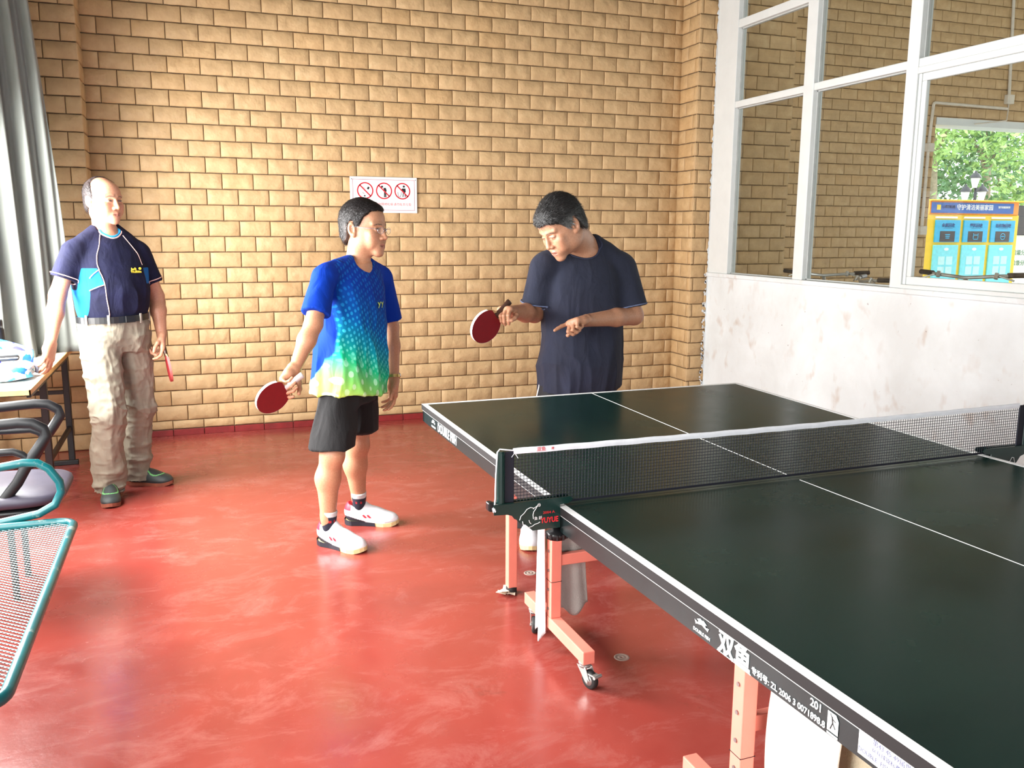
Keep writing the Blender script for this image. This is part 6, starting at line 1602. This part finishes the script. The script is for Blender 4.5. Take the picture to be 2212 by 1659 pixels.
    for k in range(nb):
        t0, t1 = 2*math.pi*k/nb, 2*math.pi*(k+1)/nb
        vs = []
        for z_ in (.968, 1.002):
            for t in (t0, t1):
                for q_ in (0, .006): vs.append((np.array((-1.311, 4.508, z_+.004*math.cos(t)))+lat*(rin[0]+q_)*math.cos(t)*1.0+fwd*(rin[1]+q_)*math.sin(t)))
        bl.add([iv @ Vector(tuple(p)) for p in vs], [(1, 3, 7, 5), (0, 1, 3, 2), (4, 6, 7, 5)])
    bo = bl.build('belt', M_BELT, e)
    bu = MB(); cM = iv @ (Matrix.Translation(Vector(tuple(np.array((-1.311, 4.508, .985))+fwd*.159+lat*.012))) @ Mx); bu.bbox((-.026, -.004, -.018), (.026, .004, .018), .002, cM); bu.build('buckle', M_BLACK, bo)
    lp = MB()
    for ang in (0.55, 1.15, 2.1, 2.75):
        P = np.array((-1.311, 4.508, .985))+lat*.190*math.cos(ang)+fwd*.160*math.sin(ang)
        dd = nrm(lat*math.cos(ang)*.8+fwd*math.sin(ang)); tt_ = np.cross(up, dd); Mq = iv @ Matrix(((tt_[0], -dd[0], 0, P[0]), (tt_[1], -dd[1], 0, P[1]), (0, 0, 1, P[2]), (0, 0, 0, 1)))
        lp.bbox((-.006, -.003, -.026), (.006, .003, .026), .001, Mq)
    lp.build('belt_loops', simple('khaki_loop', srgb(165, 160, 146), .8), bo)
    def cols(q):
        c = np.tile(lin(58, 66, 66), (len(q), 1)); x, y, z = q[:, 0], q[:, 1], q[:, 2]
        c[np.abs(np.hypot(x*1.2, (y-.165))-.045) < .003] = lin(120, 200, 120); c[(z < .034)] = lin(44, 48, 50); return c
    SO = simple('orange_brown_sole', srgb(140, 78, 58), .6, var=.2)
    shoe(e, inv, (-1.383, 4.475, 0), (-1.372, 4.30, 0), 1.04, cols, SO, M_SHOEUP, aR, .262); shoe(e, inv, (-1.305, 4.690, 0), (-1.11, 4.60, 0), 1.04, cols, SO, M_SHOEUP, aL, .262)
    bat('table_tennis_bat', (-1.045, 4.475, .700), nrm(np.array((.030, -.07, -.17))), nrm(np.array((-.99, -.07, .02))), 'red bat seen edge on beside the khaki trousers', simple('pink_edge_tape', srgb(196, 96, 92), .5))

# ================================================================== man in the plain navy shirt (right)
def man_right():
    th = -0.10; O = (.80, 3.08); ct, st_ = math.cos(th), math.sin(th); lat = np.array((ct, st_, 0)); fwd = np.array((st_, -ct, 0)); up = np.array((0, 0, 1.))
    e, inv = person('person', O, th, 'grey-haired man in a faded navy shirt looking down at his bat')
    hc = np.array((.655, 2.955, 1.474)); HR = rot_zyx(-1.26, .60, -.10); hs = 1.03
    W = lambda p: hc+HR@(np.asarray(p)*hs)
    neck = np.array((.815, 3.06, 1.385)); shR = np.array((.605, 3.06, 1.315)); shL = np.array((1.005, 3.03, 1.315))
    elR = np.array((.588, 3.10, 1.080)); wrR = np.array((.425, 2.965, 1.104)); elL = np.array((1.045, 2.985, 1.068)); wrL = np.array((.745, 2.860, 1.066))
    hipR = np.array((.715, 3.10, .82)); hipL = np.array((.905, 3.09, .82)); kR = np.array((.63, 3.06, .44)); kL = np.array((.95, 3.08, .44)); aR = np.array((.555, 3.10, .085)); aL = np.array((.985, 3.13, .085))
    torso = [(.74, .81, 3.09, .165, .115), (.92, .812, 3.07, .17, .125), (1.08, .81, 3.06, .165, .115), (1.22, .807, 3.06, .165, .105), (1.32, .81, 3.06, .135, .085), (1.37, .812, 3.06, .08, .065)]
    pr = [p_loft(torso, .03, ang=th), p_cone(W((0, .025, -.045)), neck-up*.02, .056, .060, .03), p_cone(W((0, .06, -.03)), neck+np.array((.03, .02, -.01)), .045, .055, .03), ] + yoke(neck, shR, shL, lat, -.008, .036, .036)
    pr += head_prims(hc, HR, hs, 1.04, .004)
    pr += [p_cone(shR+(elR-shR)*.12, elR, .042, .041, .02), p_cone(elR, elR*.6+wrR*.4, .043, .041, .015), p_cone(elR*.6+wrR*.4, wrR, .041, .028, .02)]
    pr += [p_cone(shL+(elL-shL)*.12, elL, .042, .043, .02), p_cone(elL, elL*.6+wrL*.4, .044, .041, .015), p_cone(elL*.6+wrL*.4, wrL, .041, .028, .02)]
    for (h, k, a) in ((hipR, kR, aR), (hipL, kL, aL)):
        pr += [p_cone(h, k, .08, .055, .03), p_cone(k, a+up*.03, .053, .036, .03)]
    # right hand: penhold grip on the bat, left hand pointing with the index finger
    bc = np.array((.283, 2.895, 1.052)); hend = np.array((.372, 2.90, 1.135)); ax = nrm(bc-hend)
    dR = nrm(np.array((-.62, -.72, .22)))
    hR, _ = hand_prims(wrR, dR, nrm(np.array((-.15, -.2, -1))), 1, [(.9, 1.0, .5), (.9, 1.1, .6), (1.0, 1.2, .6), (1.1, 1.2, .6)], [(.7, .5, .4), (.8, .1, .5), (.8, -.2, .5)], .98)
    dL = nrm(np.array((-.93, -.27, -.02)))
    hL, _ = hand_prims(wrL, dL, nrm(np.array((.10, -.35, -.95))), -1, [(.20, .12, .06), (1.05, 1.5, .8), (1.15, 1.5, .8), (1.2, 1.5, .8)], [(.85, .25, .55), (.95, .0, .5), (.95, -.1, .45)], 1.0)
    pr += hR+hL
    finish_person(e, inv, pr, [bx3(hc, .17), bx3(wrR+dR*.07, .12), bx3(wrL+dL*.09, .125)], (hc, HR, hs), BASE_R, lin(150, 78, 70), lin(50, 44, 40), .7, .3)
    v, f, q = hair_mesh(hc, HR, hs, [-.14, -.085, -.068, -.045, -.028, -.012, .004, .018, .034, .050, .08, .14], [.072, .070, .060, .040, .014, -.006, .018, .036, .030, -.040, -.062, -.064], .013, .012, rough=.0014, seed=8)
    c = np.tile(lin(30, 29, 29), (len(q), 1)); g = np.clip(sstep(.060-q[:, 2], 0, .05)*sstep(.075-np.abs(q[:, 1]+.01), 0, .05)*(.75+1.2*fbm(q, (110, 50, 60), 8)), 0, 1); c = c*(1-.7*g[:, None])+lin(150, 152, 150)*.7*g[:, None]
    put_hair(e, inv, v, f, q, c, (hc, HR, hs), 7000, 0.026, 4)
    S = [(.705, .812, 3.085, .208, .150), (.82, .815, 3.075, .208, .152), (.95, .815, 3.068, .204, .148), (1.10, .810, 3.060, .194, .132), (1.22, .807, 3.055, .186, .120), (1.30, .808, 3.055, .160, .098), (1.345, .81, 3.057, .120, .080), (1.385, .813, 3.06, .075, .065)]
    def cuff(a, b, t, r0, r1):
        d = nrm(b-a); c = a+(b-a)*t
        return p_cone(a-d*.01, a+(b-a)*(t+.25), r0, r1, .035, 'u', [(c, d)])
    sp = [p_loft(S, .02, ang=th), *yoke(neck, shR, shL, lat, .006, .050, .054), sleeve_prim(shR, elR, .80, .057, .073), sleeve_prim(shL, elL, .84, .057, .073)]
    nk = nrm(W((0, 0, -.02))-neck)
    sp += [p_cone(neck-up*.01, neck+nk*.16+up*.03, .066, .095, .010, 's'), p_ell(neck+fwd*.055+np.array((-.015, 0, -.006)), (.066, .060, .050), None, .012, 's')]
    hem = [p_fn(lambda P: .712+.02*np.sin(P[..., 0]*7)-P[..., 2], (0, 2.6, .5), (1.5, 3.5, 1.5), .002, 'c')]
    v, f = surf(sp+hem, .005); v = wrinkle(v, f, .026, (8, 8, 3.2), 61, .35+.65*sstep(1.15-v[:, 2], 0, .25))
    c = np.tile(lin(26, 31, 50), (len(v), 1))*(1+.55*np.clip(fbm(v, (13, 13, 3.2), 5), -.4, 1)*(.3+.7*sstep(1.15-v[:, 2], 0, .3))+.10*fbm(v, (60, 60, 60), 9))[:, None]
    so = mesh_from('shirt', v, f, M_CLOTH, e, inv, c)
    # worn pale hems of the sleeves
    M_WORN = simple('worn_navy_hem', srgb(96, 108, 140), .85, var=.3, nscale=60)
    for (a, b, t) in ((shR, elR, .785), (shL, elL, .825)):
        d = nrm(b-a); c0 = a+(b-a)*t; p = nrm(np.cross(d, up)+np.array((.001, 0, 0))); q_ = np.cross(d, p)
        ring_piping(so, inv, snap(sp, [c0+(p*math.cos(k)+q_*math.sin(k))*.07 for k in np.linspace(0, 2*math.pi, 37)], .0015), .0030, M_WORN, 'sleeve_hem')
    col_pts = []
    for k in np.linspace(0, 2*math.pi, 49):
        col_pts.append(neck+np.array((-.006, 0, 0))+up*(.030-.055*max(0, math.cos(k))-.012*max(0, -math.sin(k)))+fwd*math.cos(k)*.106+lat*math.sin(k)*.082)
    ring_piping(so, inv, snap(sp, col_pts, .0005), .0048, simple('navy_collar', srgb(40, 46, 70), .85), 'collar_band')
    tp_ = [p_loft([(.66, .81, 3.09, .150, .105), (.78, .81, 3.09, .165, .115), (.90, .81, 3.085, .155, .110)], .03, ang=th)]
    for (h, k, a) in ((hipR, kR, aR), (hipL, kL, aL)):
        st = []
        for z, rr in ((.06, .072), (.25, .075), (.44, .078), (.62, .084), (.82, .075)):
            P = k+(h-k)*((z-k[2])/(h[2]-k[2])) if z > k[2] else k+(a-k)*((k[2]-z)/(k[2]-a[2])); st.append((z, P[0], P[1], rr, rr*1.05))
        tp_.append(p_loft(st, .02, ang=th))
    v, f = surf(tp_, .006); v = wrinkle(v, f, .009, (9, 9, 9), 71)
    to = mesh_from('trousers', v, f, M_TROUSER, e, inv, np.tile(lin(22, 22, 26), (len(v), 1)))
    for sg, h, k, a in ((-1, hipR, kR, aR), (1, hipL, kL, aL)):
        ring_piping(to, inv, snap(tp_, dense([h+lat*sg*.1+up*.05, h+lat*sg*.1, k+lat*sg*.08, a+lat*sg*.075]), .003), .003, M_LACE)
    def cols(q): c = np.tile(lin(226, 226, 230), (len(q), 1)); c[(q[:, 1] < .06) & (q[:, 2] < .05)] = lin(60, 60, 66); return c
    shoe(e, inv, (.590, 3.145, 0), (.500, 2.90, 0), 1.05, cols, M_GUM, M_SHOEUP, aR, .268, lace_mat=M_LACE); shoe(e, inv, (.975, 3.16, 0), (1.03, 2.92, 0), 1.05, cols, M_GUM, M_SHOEUP, aL, .268, lace_mat=M_LACE)
    bat('table_tennis_bat', bc, ax, nrm(np.array((-.08, -.80, -.58))), 'red bat in penhold grip of the man in the plain navy shirt', grip='short')

man_left(); man_middle(); man_right()
